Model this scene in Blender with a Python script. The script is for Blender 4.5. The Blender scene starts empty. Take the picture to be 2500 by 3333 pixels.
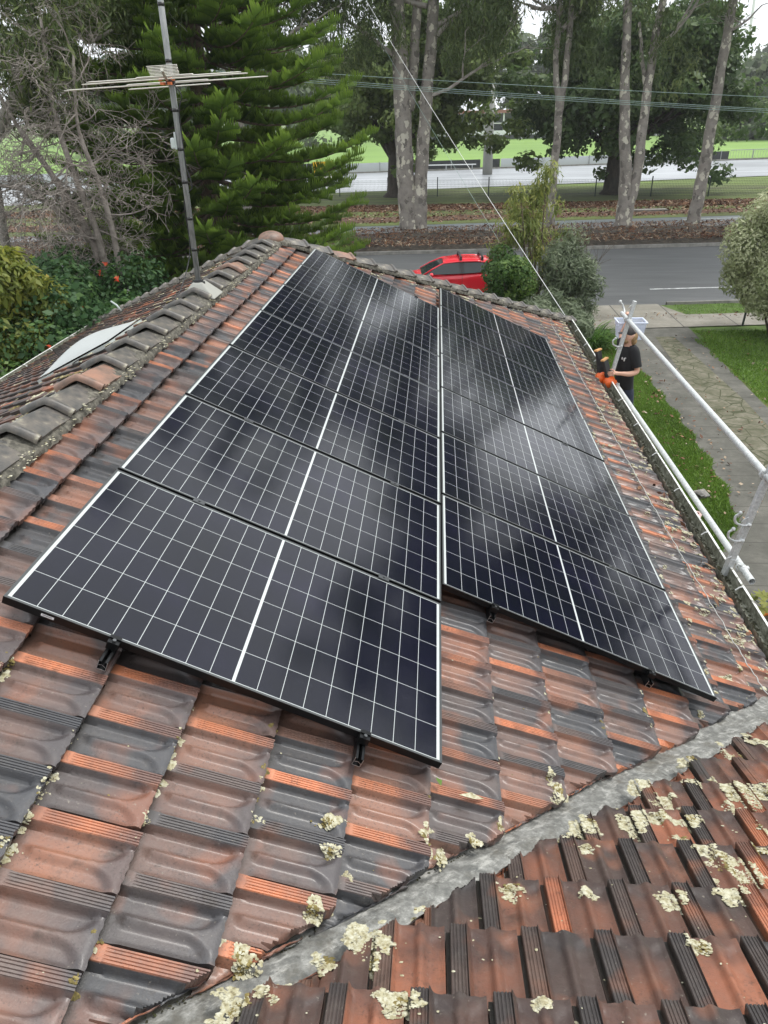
import bpy, bmesh, math, random
import numpy as np
from mathutils import Vector, Matrix

# ------------------------------------------------------------------ camera, sky, sun, exposure
scn = bpy.context.scene
COL = scn.collection
cam_d = bpy.data.cameras.new("camera")
cam = bpy.data.objects.new("camera", cam_d)
COL.objects.link(cam)
RC = Matrix(((0.99773983, 0.06350161, -0.02197237), (0.01059587, -0.47158234, -0.88175837), (-0.06635485, 0.87953263, -0.47118934)))
RB = Matrix((RC[0], -RC[1], -RC[2])).transposed().to_4x4()
CAM = Vector((1.61081658, -2.23659901, 1.57329467))
cam.matrix_world = Matrix.Translation(CAM) @ RB
cam_d.sensor_fit = 'VERTICAL'
cam_d.sensor_height = 36.0
cam_d.sensor_width = 27.0
cam_d.lens = 36.0 * 2440.0 / 3333.0
cam_d.clip_start = 0.05
cam_d.clip_end = 2000
scn.camera = cam

SUN_EL, SUN_AZ = 62.0, 62.0            # azimuth from +Y towards +X
world = bpy.data.worlds.new("World")
scn.world = world
world.use_nodes = True
wn = world.node_tree; wn.nodes.clear()
w_out = wn.nodes.new("ShaderNodeOutputWorld")
w_bg = wn.nodes.new("ShaderNodeBackground")
w_sky = wn.nodes.new("ShaderNodeTexSky")
w_sky.sky_type = 'NISHITA'; w_sky.sun_disc = False
w_sky.sun_elevation = math.radians(SUN_EL); w_sky.sun_rotation = math.radians(SUN_AZ)
w_sky.dust_density = 4.0; w_sky.ozone_density = 1.0
w_hsv = wn.nodes.new("ShaderNodeHueSaturation"); w_hsv.inputs['Saturation'].default_value = 0.12
w_mix = wn.nodes.new("ShaderNodeMix"); w_mix.data_type = 'RGBA'
w_mix.inputs[0].default_value = 0.72
w_noise = wn.nodes.new("ShaderNodeTexNoise"); w_noise.inputs['Scale'].default_value = 2.2; w_noise.inputs['Detail'].default_value = 4
w_ramp = wn.nodes.new("ShaderNodeValToRGB")
w_ramp.color_ramp.elements[0].position = 0.3; w_ramp.color_ramp.elements[0].color = (10.0, 10.6, 11.2, 1)
w_ramp.color_ramp.elements[1].position = 0.75; w_ramp.color_ramp.elements[1].color = (13.2, 13.6, 14.0, 1)
wn.links.new(w_sky.outputs[0], w_hsv.inputs['Color'])
wn.links.new(w_noise.outputs['Fac'], w_ramp.inputs[0])
wn.links.new(w_hsv.outputs[0], w_mix.inputs[6])
wn.links.new(w_ramp.outputs[0], w_mix.inputs[7])
wn.links.new(w_mix.outputs[2], w_bg.inputs['Color'])
w_bg.inputs['Strength'].default_value = 0.085
wn.links.new(w_bg.outputs[0], w_out.inputs[0])

sun_d = bpy.data.lights.new("sun", 'SUN')
sun_d.energy = 1.5; sun_d.angle = math.radians(22); sun_d.color = (1.0, 0.97, 0.92)
sun = bpy.data.objects.new("sun", sun_d); COL.objects.link(sun)
se, sa = math.radians(SUN_EL), math.radians(SUN_AZ)
sdir = Vector((math.sin(sa) * math.cos(se), math.cos(sa) * math.cos(se), math.sin(se)))
sun.rotation_euler = sdir.to_track_quat('Z', 'Y').to_euler()
scn.view_settings.view_transform = 'Standard'
scn.view_settings.look = 'None'
scn.view_settings.exposure = 0.88
scn.view_settings.gamma = 1.0
scn.cycles.max_bounces = 8
scn.cycles.transparent_max_bounces = 16

# ------------------------------------------------------------------ constants
TH = math.radians(25.5); CT, ST, TN = math.cos(TH), math.sin(TH), math.tan(TH)
ZG = -4.6                                   # ground level
RX, RZ = -0.557, 0.133                      # ridge line of the tile surface
APY = 7.95                                  # ridge end
EAVE_X, EAVE_Z = 4.14, 0.133 - 4.697 * TN
MP = Matrix(((CT, 0, ST), (0, 1, 0), (-ST, 0, CT)))    # roof plane (v,u,n) -> world

def pl(v, u, n=0.0):
    return Vector((v * CT + n * ST, u, -v * ST + n * CT))

# ------------------------------------------------------------------ materials
MAT = {}
def mat(name, col=(0.5, 0.5, 0.5), rough=0.6, metal=0.0, spec=0.5):
    m = bpy.data.materials.new(name); m.use_nodes = True
    b = m.node_tree.nodes["Principled BSDF"]
    b.inputs['Base Color'].default_value = (*col, 1)
    b.inputs['Roughness'].default_value = rough
    b.inputs['Metallic'].default_value = metal
    b.inputs['Specular IOR Level'].default_value = spec
    MAT[name] = m
    return m

class NT:
    """small node helper"""
    def __init__(s, m):
        s.t = m.node_tree; s.b = s.t.nodes["Principled BSDF"]
    def n(s, typ, **kw):
        nd = s.t.nodes.new(typ)
        for k, v in kw.items(): setattr(nd, k, v)
        return nd
    def l(s, a, b): s.t.links.new(a, b)
    def val(s, inp, x):
        if hasattr(x, 'links') or hasattr(x, 'is_linked'): s.l(x, inp)
        else: inp.default_value = x
    def coord(s, kind='Object'):
        return s.n("ShaderNodeTexCoord").outputs[kind]
    def noise(s, scale=5, detail=4, rough=0.55, vec=None, dist=0.0):
        nd = s.n("ShaderNodeTexNoise"); nd.inputs['Scale'].default_value = scale
        nd.inputs['Detail'].default_value = detail; nd.inputs['Roughness'].default_value = rough
        nd.inputs['Distortion'].default_value = dist
        s.l(vec if vec is not None else s.coord(), nd.inputs['Vector'])
        return nd.outputs['Fac']
    def mapping(s, vec, scale=(1, 1, 1), rot=(0, 0, 0)):
        nd = s.n("ShaderNodeMapping"); nd.inputs['Scale'].default_value = scale; nd.inputs['Rotation'].default_value = rot
        s.l(vec, nd.inputs['Vector']); return nd.outputs[0]
    def ramp(s, fac, stops, interp='LINEAR'):
        nd = s.n("ShaderNodeValToRGB"); cr = nd.color_ramp; cr.interpolation = interp
        while len(cr.elements) < len(stops): cr.elements.new(0.5)
        for e, (p, c) in zip(cr.elements, stops):
            e.position = p; e.color = (*c, 1) if len(c) == 3 else c
        s.l(fac, nd.inputs[0]); return nd.outputs[0]
    def step(s, fac, a, b):
        nd = s.n("ShaderNodeMapRange"); nd.inputs['From Min'].default_value = a; nd.inputs['From Max'].default_value = b
        s.l(fac, nd.inputs['Value']); return nd.outputs[0]
    def mix(s, fac, a, b, mode='MIX'):
        nd = s.n("ShaderNodeMix", data_type='RGBA', blend_type=mode)
        s.val(nd.inputs[0], fac)
        for i, c in ((6, a), (7, b)):
            if isinstance(c, tuple): nd.inputs[i].default_value = (*c, 1) if len(c) == 3 else c
            else: s.l(c, nd.inputs[i])
        return nd.outputs[2]
    def math(s, op, a, b=0.0):
        nd = s.n("ShaderNodeMath", operation=op); s.val(nd.inputs[0], a); s.val(nd.inputs[1], b); return nd.outputs[0]
    def attr(s, name, out='Fac'):
        return s.n("ShaderNodeAttribute", attribute_name=name).outputs[out]
    def sep(s, vec):
        nd = s.n("ShaderNodeSeparateXYZ"); s.l(vec, nd.inputs[0]); return nd.outputs
    def bump(s, h, strength=0.3, dist=0.01):
        nd = s.n("ShaderNodeBump"); nd.inputs['Strength'].default_value = strength; nd.inputs['Distance'].default_value = dist
        s.l(h, nd.inputs['Height']); s.l(nd.outputs[0], s.b.inputs['Normal'])
    def base(s, c): s.l(c, s.b.inputs['Base Color'])
    def rough(s, c): s.l(c, s.b.inputs['Roughness'])

def noisy(name, stops, scale=6, rough=0.7, bump=0.0, detail=6, stretch=(1, 1, 1), metal=0.0, dist=0.01, spec=0.5):
    m = mat(name, stops[0][1], rough, metal, spec); t = NT(m)
    v = t.mapping(t.coord(), stretch)
    f = t.noise(scale, detail, 0.62, v)
    t.base(t.ramp(f, stops))
    if bump: t.bump(f, bump, dist)
    return m

# --- tiles
def tile_material(name, dark):
    m = mat(name, rough=0.4); t = NT(m)
    r1 = t.attr('r1'); r2 = t.attr('r2'); strip = t.attr('strip'); uv = t.attr('suv', 'Vector')
    s_, d_, _ = t.sep(uv)
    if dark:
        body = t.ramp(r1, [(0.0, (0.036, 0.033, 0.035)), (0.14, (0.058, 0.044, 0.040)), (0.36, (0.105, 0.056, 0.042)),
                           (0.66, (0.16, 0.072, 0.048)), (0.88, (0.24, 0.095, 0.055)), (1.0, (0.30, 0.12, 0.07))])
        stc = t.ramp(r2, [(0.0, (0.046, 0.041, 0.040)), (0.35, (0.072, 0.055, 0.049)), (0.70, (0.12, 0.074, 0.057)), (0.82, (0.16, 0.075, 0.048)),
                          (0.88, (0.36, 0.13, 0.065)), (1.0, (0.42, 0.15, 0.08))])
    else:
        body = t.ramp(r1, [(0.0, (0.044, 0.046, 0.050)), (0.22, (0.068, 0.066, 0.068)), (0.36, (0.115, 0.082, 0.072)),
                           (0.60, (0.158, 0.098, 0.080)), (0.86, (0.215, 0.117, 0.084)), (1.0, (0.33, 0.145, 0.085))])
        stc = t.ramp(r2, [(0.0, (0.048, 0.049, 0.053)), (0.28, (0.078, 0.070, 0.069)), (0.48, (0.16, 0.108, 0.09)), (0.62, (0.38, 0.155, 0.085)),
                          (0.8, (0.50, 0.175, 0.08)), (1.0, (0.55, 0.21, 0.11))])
    c = t.mix(strip, body, stc)
    # kiln flashing: broad irregular slate-coloured clouds and warm clouds
    off = t.n("ShaderNodeVectorMath", operation='ADD')
    comb = t.n("ShaderNodeCombineXYZ"); t.l(t.math('MULTIPLY', r1, 37.0), comb.inputs[0]); t.l(t.math('MULTIPLY', r2, 53.0), comb.inputs[1])
    t.l(t.coord(), off.inputs[0]); t.l(comb.outputs[0], off.inputs[1])
    ov = off.outputs[0]
    cl = t.noise(5.5, 3, 0.5, ov)
    endd = t.math('MULTIPLY', t.step(d_, 0.45, 1.05), 0.35)
    flash = t.step(t.math('ADD', cl, endd), 0.50, 0.78)
    c = t.mix(t.math('MULTIPLY', flash, 0.75), c, (0.036, 0.032, 0.032) if dark else (0.052, 0.053, 0.059))
    cen = t.math('MULTIPLY', t.step(t.math('ABSOLUTE', t.math('SUBTRACT', d_, 0.42)), 0.42, 0.10), t.step(t.math('ABSOLUTE', t.math('SUBTRACT', s_, 0.62)), 0.40, 0.10))
    cen = t.math('MULTIPLY', cen, t.step(t.noise(7, 4, 0.6, t.mapping(ov, (1, 1, 1), (0, 1, 2))), 0.36, 0.62))
    c = t.mix(t.math('MULTIPLY', t.math('MULTIPLY', cen, t.step(r1, 0.22, 0.6)), 0.62), c, (0.235, 0.088, 0.050) if dark else (0.25, 0.125, 0.085))
    wcl = t.step(t.noise(4.2, 2, 0.5, t.mapping(ov, (1, 1, 1), (1, 2, 3))), 0.56, 0.7)
    c = t.mix(t.math('MULTIPLY', wcl, 0.55), c, (0.30, 0.115, 0.06))
    # greyish dirt film, fine speckle
    film = t.step(t.noise(26, 6, 0.65, ov), 0.48, 0.75)
    c = t.mix(t.math('MULTIPLY', film, 0.22), c, (0.16, 0.14, 0.12))
    sp = t.step(t.noise(120, 4, 0.7, ov), 0.54, 0.66)
    spm = t.step(t.noise(8, 3, 0.6, t.mapping(ov, (1, 1, 1), (1, 0, 2))), 0.38, 0.62)
    c = t.mix(t.math('MULTIPLY', t.math('MULTIPLY', sp, spm), 0.72), c, (0.034, 0.028, 0.025))
    wsp = t.step(t.noise(70, 3, 0.7, t.mapping(ov, (1, 1, 1), (2, 2, 0))), 0.66, 0.72)
    c = t.mix(t.math('MULTIPLY', wsp, 0.45), c, (0.30, 0.27, 0.22))
    grime = t.step(t.noise(9, 6, 0.7, t.mapping(ov, (1, 1, 1), (2, 1, 0))), 0.57, 0.72)
    c = t.mix(t.math('MULTIPLY', grime, 0.65), c, (0.035, 0.026, 0.020))
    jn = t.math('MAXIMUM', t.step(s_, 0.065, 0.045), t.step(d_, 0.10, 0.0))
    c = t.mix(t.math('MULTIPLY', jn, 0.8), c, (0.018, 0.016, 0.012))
    t.base(c)
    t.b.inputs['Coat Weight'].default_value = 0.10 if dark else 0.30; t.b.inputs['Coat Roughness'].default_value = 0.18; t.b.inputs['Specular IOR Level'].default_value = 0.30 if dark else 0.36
    rr = t.math('ADD', t.math('MULTIPLY', t.noise(38, 7, 0.7, ov), 0.62), 0.12)
    t.rough(rr)
    t.bump(t.math('ADD', t.noise(150, 4, 0.7, ov), t.math('MULTIPLY', t.noise(14, 3, 0.6, ov), 1.5)), 0.55, 0.0026)
    return m
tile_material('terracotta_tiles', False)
tile_material('dark_brown_tiles', True)  # tiles with a darker, browner colour of their own: near and left faces

noisy('ridge_tile', [(0.3, (0.045, 0.044, 0.042)), (0.45, (0.080, 0.076, 0.070)), (0.58, (0.13, 0.115, 0.098)), (0.66, (0.21, 0.19, 0.15)), (0.72, (0.34, 0.32, 0.23))], 11, 0.4, 0.5)
noisy('ridge_tile_warm', [(0.3, (0.10, 0.075, 0.06)), (0.55, (0.24, 0.14, 0.10)), (0.75, (0.34, 0.17, 0.11))], 7, 0.5, 0.3)
noisy('mortar', [(0.3, (0.035, 0.032, 0.026)), (0.5, (0.10, 0.093, 0.075)), (0.7, (0.20, 0.185, 0.15))], 30, 0.95, 0.9)
# valley tray
m = mat('valley_metal', (0.3, 0.3, 0.3), 0.6, 0.15); t = NT(m)
vv = t.mapping(t.coord(), (1, 1, 1), (0, 0, math.radians(-45)))
st_ = t.noise(12, 9, 0.75, t.mapping(vv, (0.8, 2.6, 1)))
pa = t.noise(16, 9, 0.75)
c = t.ramp(pa, [(0.34, (0.10, 0.103, 0.098)), (0.46, (0.155, 0.155, 0.143)), (0.58, (0.26, 0.26, 0.242)), (0.70, (0.48, 0.475, 0.45))])
c = t.mix(t.math('MULTIPLY', t.step(st_, 0.52, 0.66), 0.65), c, (0.55, 0.54, 0.50))
c = t.mix(t.math('MULTIPLY', t.step(t.noise(24, 8, 0.8), 0.53, 0.68), 0.75), c, (0.045, 0.044, 0.036))
c = t.mix(t.math('MULTIPLY', t.step(t.noise(5, 5, 0.7), .52, .66), .6), c, (0.09, 0.078, 0.055))
t.base(c); t.bump(pa, 0.6, 0.005)
noisy('lichen_cream', [(0.3, (0.17, 0.14, 0.07)), (0.45, (0.36, 0.33, 0.21)), (0.60, (0.49, 0.475, 0.36)), (0.78, (0.60, 0.595, 0.49))], 55, 0.95, 0.6)
noisy('lichen_olive', [(0.3, (0.07, 0.06, 0.02)), (0.5, (0.16, 0.125, 0.04)), (0.7, (0.30, 0.24, 0.09))], 60, 0.95, 0.6)
noisy('moss', [(0.3, (0.012, 0.012, 0.008)), (0.5, (0.035, 0.032, 0.018)), (0.7, (0.06, 0.07, 0.025))], 60, 1.0, 0.8)

# --- panel
m = mat('solar_cells', (0.01, 0.01, 0.02), 0.08); t = NT(m)
b = t.b
b.inputs['IOR'].default_value = 1.42
x, y, _ = t.sep(t.coord('UV'))
def gridline(co, start, pitch, count, half):
    a = t.math('DIVIDE', t.math('SUBTRACT', co, start), pitch)
    fr = t.math('SUBTRACT', a, t.math('FLOOR', t.math('ADD', a, 0.5)))
    near = t.math('LESS_THAN', t.math('MULTIPLY', t.math('ABSOLUTE', fr), pitch), half)
    return near
PLEN, PWID = 1.836, 1.134
# u direction: columns
xl = gridline(x, 0.024, (PLEN - 0.048) / 18.0, 18, 0.0012)
yl = gridline(y, 0.0145, (PWID - 0.029) / 6.0, 6, 0.0012)
mid = t.math('LESS_THAN', t.math('ABSOLUTE', t.math('SUBTRACT', x, PLEN / 2)), 0.0068)
ex = t.math('LESS_THAN', x, 0.024); ex2 = t.math('GREATER_THAN', x, PLEN - 0.024)
ey = t.math('LESS_THAN', y, 0.0145); ey2 = t.math('GREATER_THAN', y, PWID - 0.0145)
w = xl
for q in (yl, mid, ex, ex2, ey, ey2): w = t.math('MAXIMUM', w, q)
ob = t.n("ShaderNodeObjectInfo").outputs['Random']
cellv = t.noise(2.0, 3, 0.5)
cellc = t.ramp(cellv, [(0.3, (0.003, 0.0038, 0.008)), (0.55, (0.0045, 0.005, 0.013)), (0.75, (0.008, 0.0075, 0.021))])
t.base(t.mix(w, cellc, (0.47, 0.50, 0.49)))
dust = t.noise(45, 6, 0.7)
t.rough(t.math('ADD', t.math('MULTIPLY', dust, 0.05), 0.085))
smr = t.step(t.noise(7, 7, 0.75, t.mapping(t.coord(), (1, 3, 1))), 0.62, 0.80)
sv = t.b.inputs['Base Color'].links[0].from_socket
t.base(t.mix(t.math('MULTIPLY', smr, 0.05), sv, (0.45, 0.47, 0.48)))
t.bump(t.noise(3.0, 2, 0.5), 0.02, 0.01)
mat('black_anodised', (0.012, 0.013, 0.014), 0.32, 0.6)
mat('frame_lip', (0.075, 0.08, 0.082), 0.38, 0.5)
mat('clamp_grey', (0.11, 0.115, 0.12), 0.35, 0.8)
mat('raw_aluminium', (0.62, 0.64, 0.65), 0.35, 0.9)
mat('sticker_white', (0.7, 0.7, 0.7), 0.6)
noisy('galvanised', [(0.3, (0.40, 0.42, 0.42)), (0.5, (0.55, 0.57, 0.57)), (0.7, (0.70, 0.71, 0.70))], 40, 0.45, 0.1, metal=0.2)
noisy('weathered_galvanised', [(0.3, (0.16, 0.165, 0.165)), (0.5, (0.26, 0.27, 0.27)), (0.7, (0.37, 0.375, 0.37))], 14, 0.6, 0.1, stretch=(4, 4, 0.6), metal=0.25)
noisy('gutter_white', [(0.35, (0.20, 0.20, 0.17)), (0.45, (0.66, 0.67, 0.63)), (0.7, (0.78, 0.79, 0.76))], 16, 0.5)
noisy('gutter_mould', [(0.3, (0.06, 0.06, 0.04)), (0.5, (0.17, 0.172, 0.13)), (0.7, (0.36, 0.36, 0.31))], 22, 0.8, 0.3)
mat('black_tape', (0.015, 0.015, 0.015), 0.4)
mat('antenna_aluminium', (0.62, 0.60, 0.53), 0.35, 0.5)
mat('antenna_orange', (0.75, 0.20, 0.07), 0.5)
mat('plastic_grey', (0.45, 0.50, 0.48), 0.4)
mat('white_polycarbonate', (0.40, 0.42, 0.41), 0.5)
mat('cable_black', (0.015, 0.015, 0.015), 0.5)
mat('wire_pale', (0.55, 0.60, 0.60), 0.5)
mat('wire_green', (0.30, 0.40, 0.36), 0.5)
mat('rope_grey', (0.42, 0.42, 0.40), 0.8)
noisy('brick', [(0.3, (0.25, 0.12, 0.08)), (0.7, (0.38, 0.2, 0.13))], 8, 0.9)
mat('red_paint', (0.82, 0.02, 0.04), 0.2); NT(MAT['red_paint']).b.inputs['Coat Weight'].default_value = 0.6
mat('car_glass', (0.025, 0.035, 0.038), 0.04)
mat('black_plastic', (0.018, 0.018, 0.02), 0.45)
mat('tyre_rubber', (0.02, 0.02, 0.02), 0.8)
mat('alloy', (0.45, 0.46, 0.47), 0.3, 0.8)
mat('skin', (0.62, 0.36, 0.26), 0.5); NT(MAT['skin']).b.inputs['Subsurface Weight'].default_value = 0.1
mat('black_cotton', (0.012, 0.012, 0.014), 0.9)
noisy('denim', [(0.3, (0.012, 0.016, 0.03)), (0.7, (0.03, 0.04, 0.075))], 12, 0.9, 0.3)
mat('boot_leather', (0.10, 0.06, 0.035), 0.7)
noisy('blond_hair', [(0.3, (0.20, 0.115, 0.05)), (0.7, (0.42, 0.27, 0.13))], 30, 0.6, 0.6, stretch=(1, 1, 0.2))
mat('cap_grey', (0.06, 0.055, 0.055), 0.9)
mat('print_white', (0.75, 0.75, 0.75), 0.7)
m = mat('clear_plastic', (0.72, 0.78, 0.92), 0.25); MAT['clear_plastic'].node_tree.nodes["Principled BSDF"].inputs['Alpha'].default_value = 0.42
mat('tub_rim', (0.66, 0.72, 0.85), 0.3)
mat('tool_orange', (0.78, 0.13, 0.02), 0.4)
mat('tool_yellow', (0.80, 0.48, 0.02), 0.4)
mat('tool_black', (0.03, 0.03, 0.032), 0.5)
mat('tool_tan', (0.62, 0.34, 0.14), 0.6)
mat('crate_red', (0.42, 0.035, 0.03), 0.45)
mat('crate_lid', (0.52, 0.36, 0.33), 0.5)
noisy('pot_orange', [(0.3, (0.55, 0.16, 0.02)), (0.7, (0.75, 0.27, 0.04))], 14, 0.6)
noisy('old_timber', [(0.3, (0.10, 0.10, 0.09)), (0.7, (0.28, 0.27, 0.24))], 12, 0.9, 0.3, stretch=(1, 6, 6))

# --- ground
noisy('asphalt_near', [(0.3, (0.060, 0.063, 0.064)), (0.55, (0.082, 0.086, 0.087)), (0.75, (0.12, 0.125, 0.125))], 1.3, 0.6, 0.0, 8, (0.25, 1.6, 1))
noisy('asphalt_far', [(0.3, (0.085, 0.10, 0.108)), (0.7, (0.135, 0.155, 0.165))], 1.0, 0.45, 0.0, 8, (0.15, 1, 1))
noisy('wet_carpark', [(0.3, (0.17, 0.18, 0.19)), (0.5, (0.28, 0.295, 0.31)), (0.7, (0.42, 0.44, 0.46))], 0.5, 0.3, 0.0, 8, (0.15, 1.2, 1))
m = mat('concrete', (0.2, 0.2, 0.19), 0.8); t = NT(m)
n1 = t.noise(1.1, 8, 0.7); n2 = t.noise(14, 5, 0.7)
c = t.ramp(n1, [(0.3, (0.046, 0.046, 0.036)), (0.5, (0.090, 0.087, 0.073)), (0.7, (0.155, 0.148, 0.126))])
c = t.mix(t.math('MULTIPLY', t.step(n2, 0.55, 0.75), 0.5), c, (0.06, 0.062, 0.045))
xx, yy, _ = t.sep(t.coord())
jy = t.math('LESS_THAN', t.math('ABSOLUTE', t.math('SUBTRACT', t.math('FRACT', t.math('MULTIPLY', yy, 1 / 0.62)), 0.5)), 0.015)
c = t.mix(t.math('MULTIPLY', jy, 0.75), c, (0.03, 0.03, 0.022))
t.base(c); t.bump(n2, 0.2, 0.01)
m = mat('path_concrete', (0.2, 0.2, 0.19), 0.65); t = NT(m)
n1 = t.noise(0.9, 8, 0.7)
c = t.ramp(n1, [(0.3, (0.13, 0.12, 0.095)), (0.5, (0.21, 0.195, 0.16)), (0.7, (0.31, 0.29, 0.25))])
xx, yy, _ = t.sep(t.coord())
jx = t.math('LESS_THAN', t.math('ABSOLUTE', t.math('SUBTRACT', t.math('FRACT', t.math('MULTIPLY', xx, 1 / 1.7)), 0.5)), 0.012)
c = t.mix(jx, c, (0.06, 0.055, 0.045)); t.base(c)
m = mat('crazy_paving', (0.2, 0.2, 0.17), 0.85); t = NT(m)
vo = t.n("ShaderNodeTexVoronoi", feature='DISTANCE_TO_EDGE'); vo.inputs['Scale'].default_value = 2.4
t.l(t.coord(), vo.inputs['Vector'])
n1 = t.noise(3, 6, 0.7)
c = t.ramp(n1, [(0.3, (0.060, 0.065, 0.030)), (0.5, (0.12, 0.112, 0.075)), (0.7, (0.19, 0.175, 0.13))])
c = t.mix(t.math('MULTIPLY', t.step(t.noise(8, 7, .7), .5, .66), .8), c, (0.055, 0.060, 0.022))
c = t.mix(t.math('LESS_THAN', vo.outputs['Distance'], 0.03), c, (0.045, 0.050, 0.02)); t.base(c)
noisy('kerb_concrete', [(0.3, (0.13, 0.125, 0.11)), (0.7, (0.27, 0.26, 0.235))], 3, 0.85)
noisy('line_paint', [(0.35, (0.30, 0.31, 0.31)), (0.6, (0.72, 0.73, 0.72))], 6, 0.7)
noisy('lawn_soil', [(0.3, (0.045, 0.06, 0.018)), (0.45, (0.07, 0.115, 0.024)), (0.65, (0.10, 0.17, 0.032))], 2.0, 1.0)
noisy('verge_grass', [(0.3, (0.060, 0.055, 0.025)), (0.5, (0.085, 0.11, 0.028)), (0.7, (0.12, 0.16, 0.035))], 0.6, 1.0, 0, 9, (0.4, 1.5, 1))
noisy('park_grass', [(0.3, (0.075, 0.10, 0.025)), (0.5, (0.10, 0.14, 0.03)), (0.7, (0.13, 0.19, 0.035))], 0.5, 1.0, 0, 9, (0.3, 1, 1))
noisy('oval_grass', [(0.3, (0.125, 0.215, 0.045)), (0.6, (0.165, 0.275, 0.058)), (0.8, (0.21, 0.32, 0.08))], 0.08, 1.0, 0, 6, (0.3, 1, 1))
noisy('mulch', [(0.3, (0.022, 0.018, 0.013)), (0.5, (0.055, 0.045, 0.033)), (0.7, (0.12, 0.095, 0.07))], 5, 1.0, 0.6, 9)
noisy('garden_soil', [(0.3, (0.02, 0.018, 0.01)), (0.5, (0.04, 0.04, 0.018)), (0.7, (0.06, 0.075, 0.025))], 1.5, 1.0)
noisy('gum_bark', [(0.3, (0.17, 0.155, 0.135)), (0.5, (0.24, 0.215, 0.19)), (0.7, (0.30, 0.275, 0.24))], 3, 0.85, 0.2)
t = NT(MAT['gum_bark'])
sp = t.n("ShaderNodeTexVoronoi"); sp.inputs['Scale'].default_value = 3.6
dn = t.n("ShaderNodeTexNoise"); dn.inputs['Scale'].default_value = 5; t.l(t.coord(), dn.inputs['Vector'])
ad = t.n("ShaderNodeVectorMath", operation='MULTIPLY_ADD'); t.l(dn.outputs['Color'], ad.inputs[0]); ad.inputs[1].default_value = (.35, .35, .35); t.l(t.mapping(t.coord(), (1, 1, 0.55)), ad.inputs[2])
t.l(ad.outputs[0], sp.inputs['Vector'])
thr = t.math('MULTIPLY', t.noise(1.7, 3, 0.6), 0.78)
msk = t.math('LESS_THAN', sp.outputs['Distance'], thr)
old = t.b.inputs['Base Color'].links[0].from_socket
spc = t.sep(sp.outputs['Color'])
pale = t.ramp(spc[0], [(0.0, (0.14, 0.125, 0.11)), (0.45, (0.13, 0.115, 0.10)), (0.5, (0.46, 0.43, 0.36)), (1.0, (0.55, 0.52, 0.42))])
t.base(t.mix(msk, old, pale))
noisy('dark_bark', [(0.3, (0.03, 0.026, 0.022)), (0.7, (0.085, 0.07, 0.058))], 8, 0.95, 0.6, stretch=(1, 1, 0.3))
noisy('brown_bark', [(0.3, (0.07, 0.05, 0.035)), (0.7, (0.17, 0.125, 0.09))], 8, 0.95, 0.4, stretch=(1, 1, 0.3))
noisy('dead_wood', [(0.3, (0.17, 0.145, 0.125)), (0.7, (0.36, 0.32, 0.285))], 6, 0.9)
noisy('pale_limb', [(0.3, (0.24, 0.215, 0.19)), (0.7, (0.44, 0.40, 0.36))], 5, 0.9)

def leaf_mat(name, stops, rough=0.55, trans=0.42, spec=0.4):
    m = mat(name, stops[0][1], rough, 0, spec); t = NT(m)
    c = t.ramp(t.attr('tint'), stops); t.base(c)
    tr = t.n("ShaderNodeBsdfTranslucent"); t.l(c, tr.inputs[0])
    mx = t.n("ShaderNodeMixShader"); mx.inputs[0].default_value = trans
    out = t.t.nodes["Material Output"]
    t.l(t.b.outputs[0], mx.inputs[1]); t.l(tr.outputs[0], mx.inputs[2]); t.l(mx.outputs[0], out.inputs[0])
    return m
leaf_mat('pine_needles', [(0, (0.047, 0.089, 0.019)), (0.5, (0.116, 0.194, 0.032)), (1, (0.231, 0.347, 0.053))])
leaf_mat('oak_leaves', [(0, (0.037, 0.073, 0.024)), (0.5, (0.094, 0.157, 0.052)), (1, (0.199, 0.272, 0.094))])
leaf_mat('oak_leaves_light', [(0, (0.067, 0.113, 0.031)), (0.5, (0.157, 0.226, 0.067)), (1, (0.293, 0.360, 0.113))])
leaf_mat('gum_leaves', [(0, (0.055, 0.085, 0.032)), (0.5, (0.12, 0.165, 0.060)), (1, (0.24, 0.28, 0.10))])
leaf_mat('hedge_leaves', [(0, (0.022, 0.054, 0.022)), (0.5, (0.050, 0.118, 0.040)), (1, (0.134, 0.234, 0.064))])
leaf_mat('yellow_shrub_leaves', [(0, (0.062, 0.094, 0.019)), (0.5, (0.163, 0.200, 0.035)), (0.85, (0.300, 0.300, 0.050)), (1, (0.450, 0.225, 0.062))])
leaf_mat('wattle_leaves', [(0, (0.085, 0.112, 0.030)), (0.5, (0.206, 0.254, 0.066)), (0.9, (0.375, 0.375, 0.104)), (1, (0.488, 0.244, 0.112))])
leaf_mat('bush_leaves', [(0, (0.034, 0.078, 0.021)), (0.5, (0.086, 0.172, 0.038)), (1, (0.207, 0.293, 0.069))])
leaf_mat('grevillea_leaves', [(0, (0.069, 0.088, 0.055)), (0.5, (0.146, 0.186, 0.108)), (1, (0.273, 0.312, 0.195))])
leaf_mat('strap_leaves', [(0, (0.033, 0.078, 0.016)), (0.5, (0.078, 0.169, 0.029)), (1, (0.156, 0.286, 0.058))])
leaf_mat('variegated_leaves', [(0, (0.15, 0.20, 0.07)), (0.35, (0.33, 0.37, 0.19)), (1, (0.64, 0.65, 0.44))])
leaf_mat('grass_blades', [(0, (0.075, 0.13, 0.022)), (0.5, (0.14, 0.25, 0.035)), (0.9, (0.22, 0.35, 0.06)), (1, (0.34, 0.29, 0.13))])
leaf_mat('litter_leaves', [(0, (0.05, 0.02, 0.012)), (0.4, (0.13, 0.055, 0.03)), (0.75, (0.22, 0.12, 0.06)), (1, (0.40, 0.33, 0.24))], 0.8, 0.05)
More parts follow.
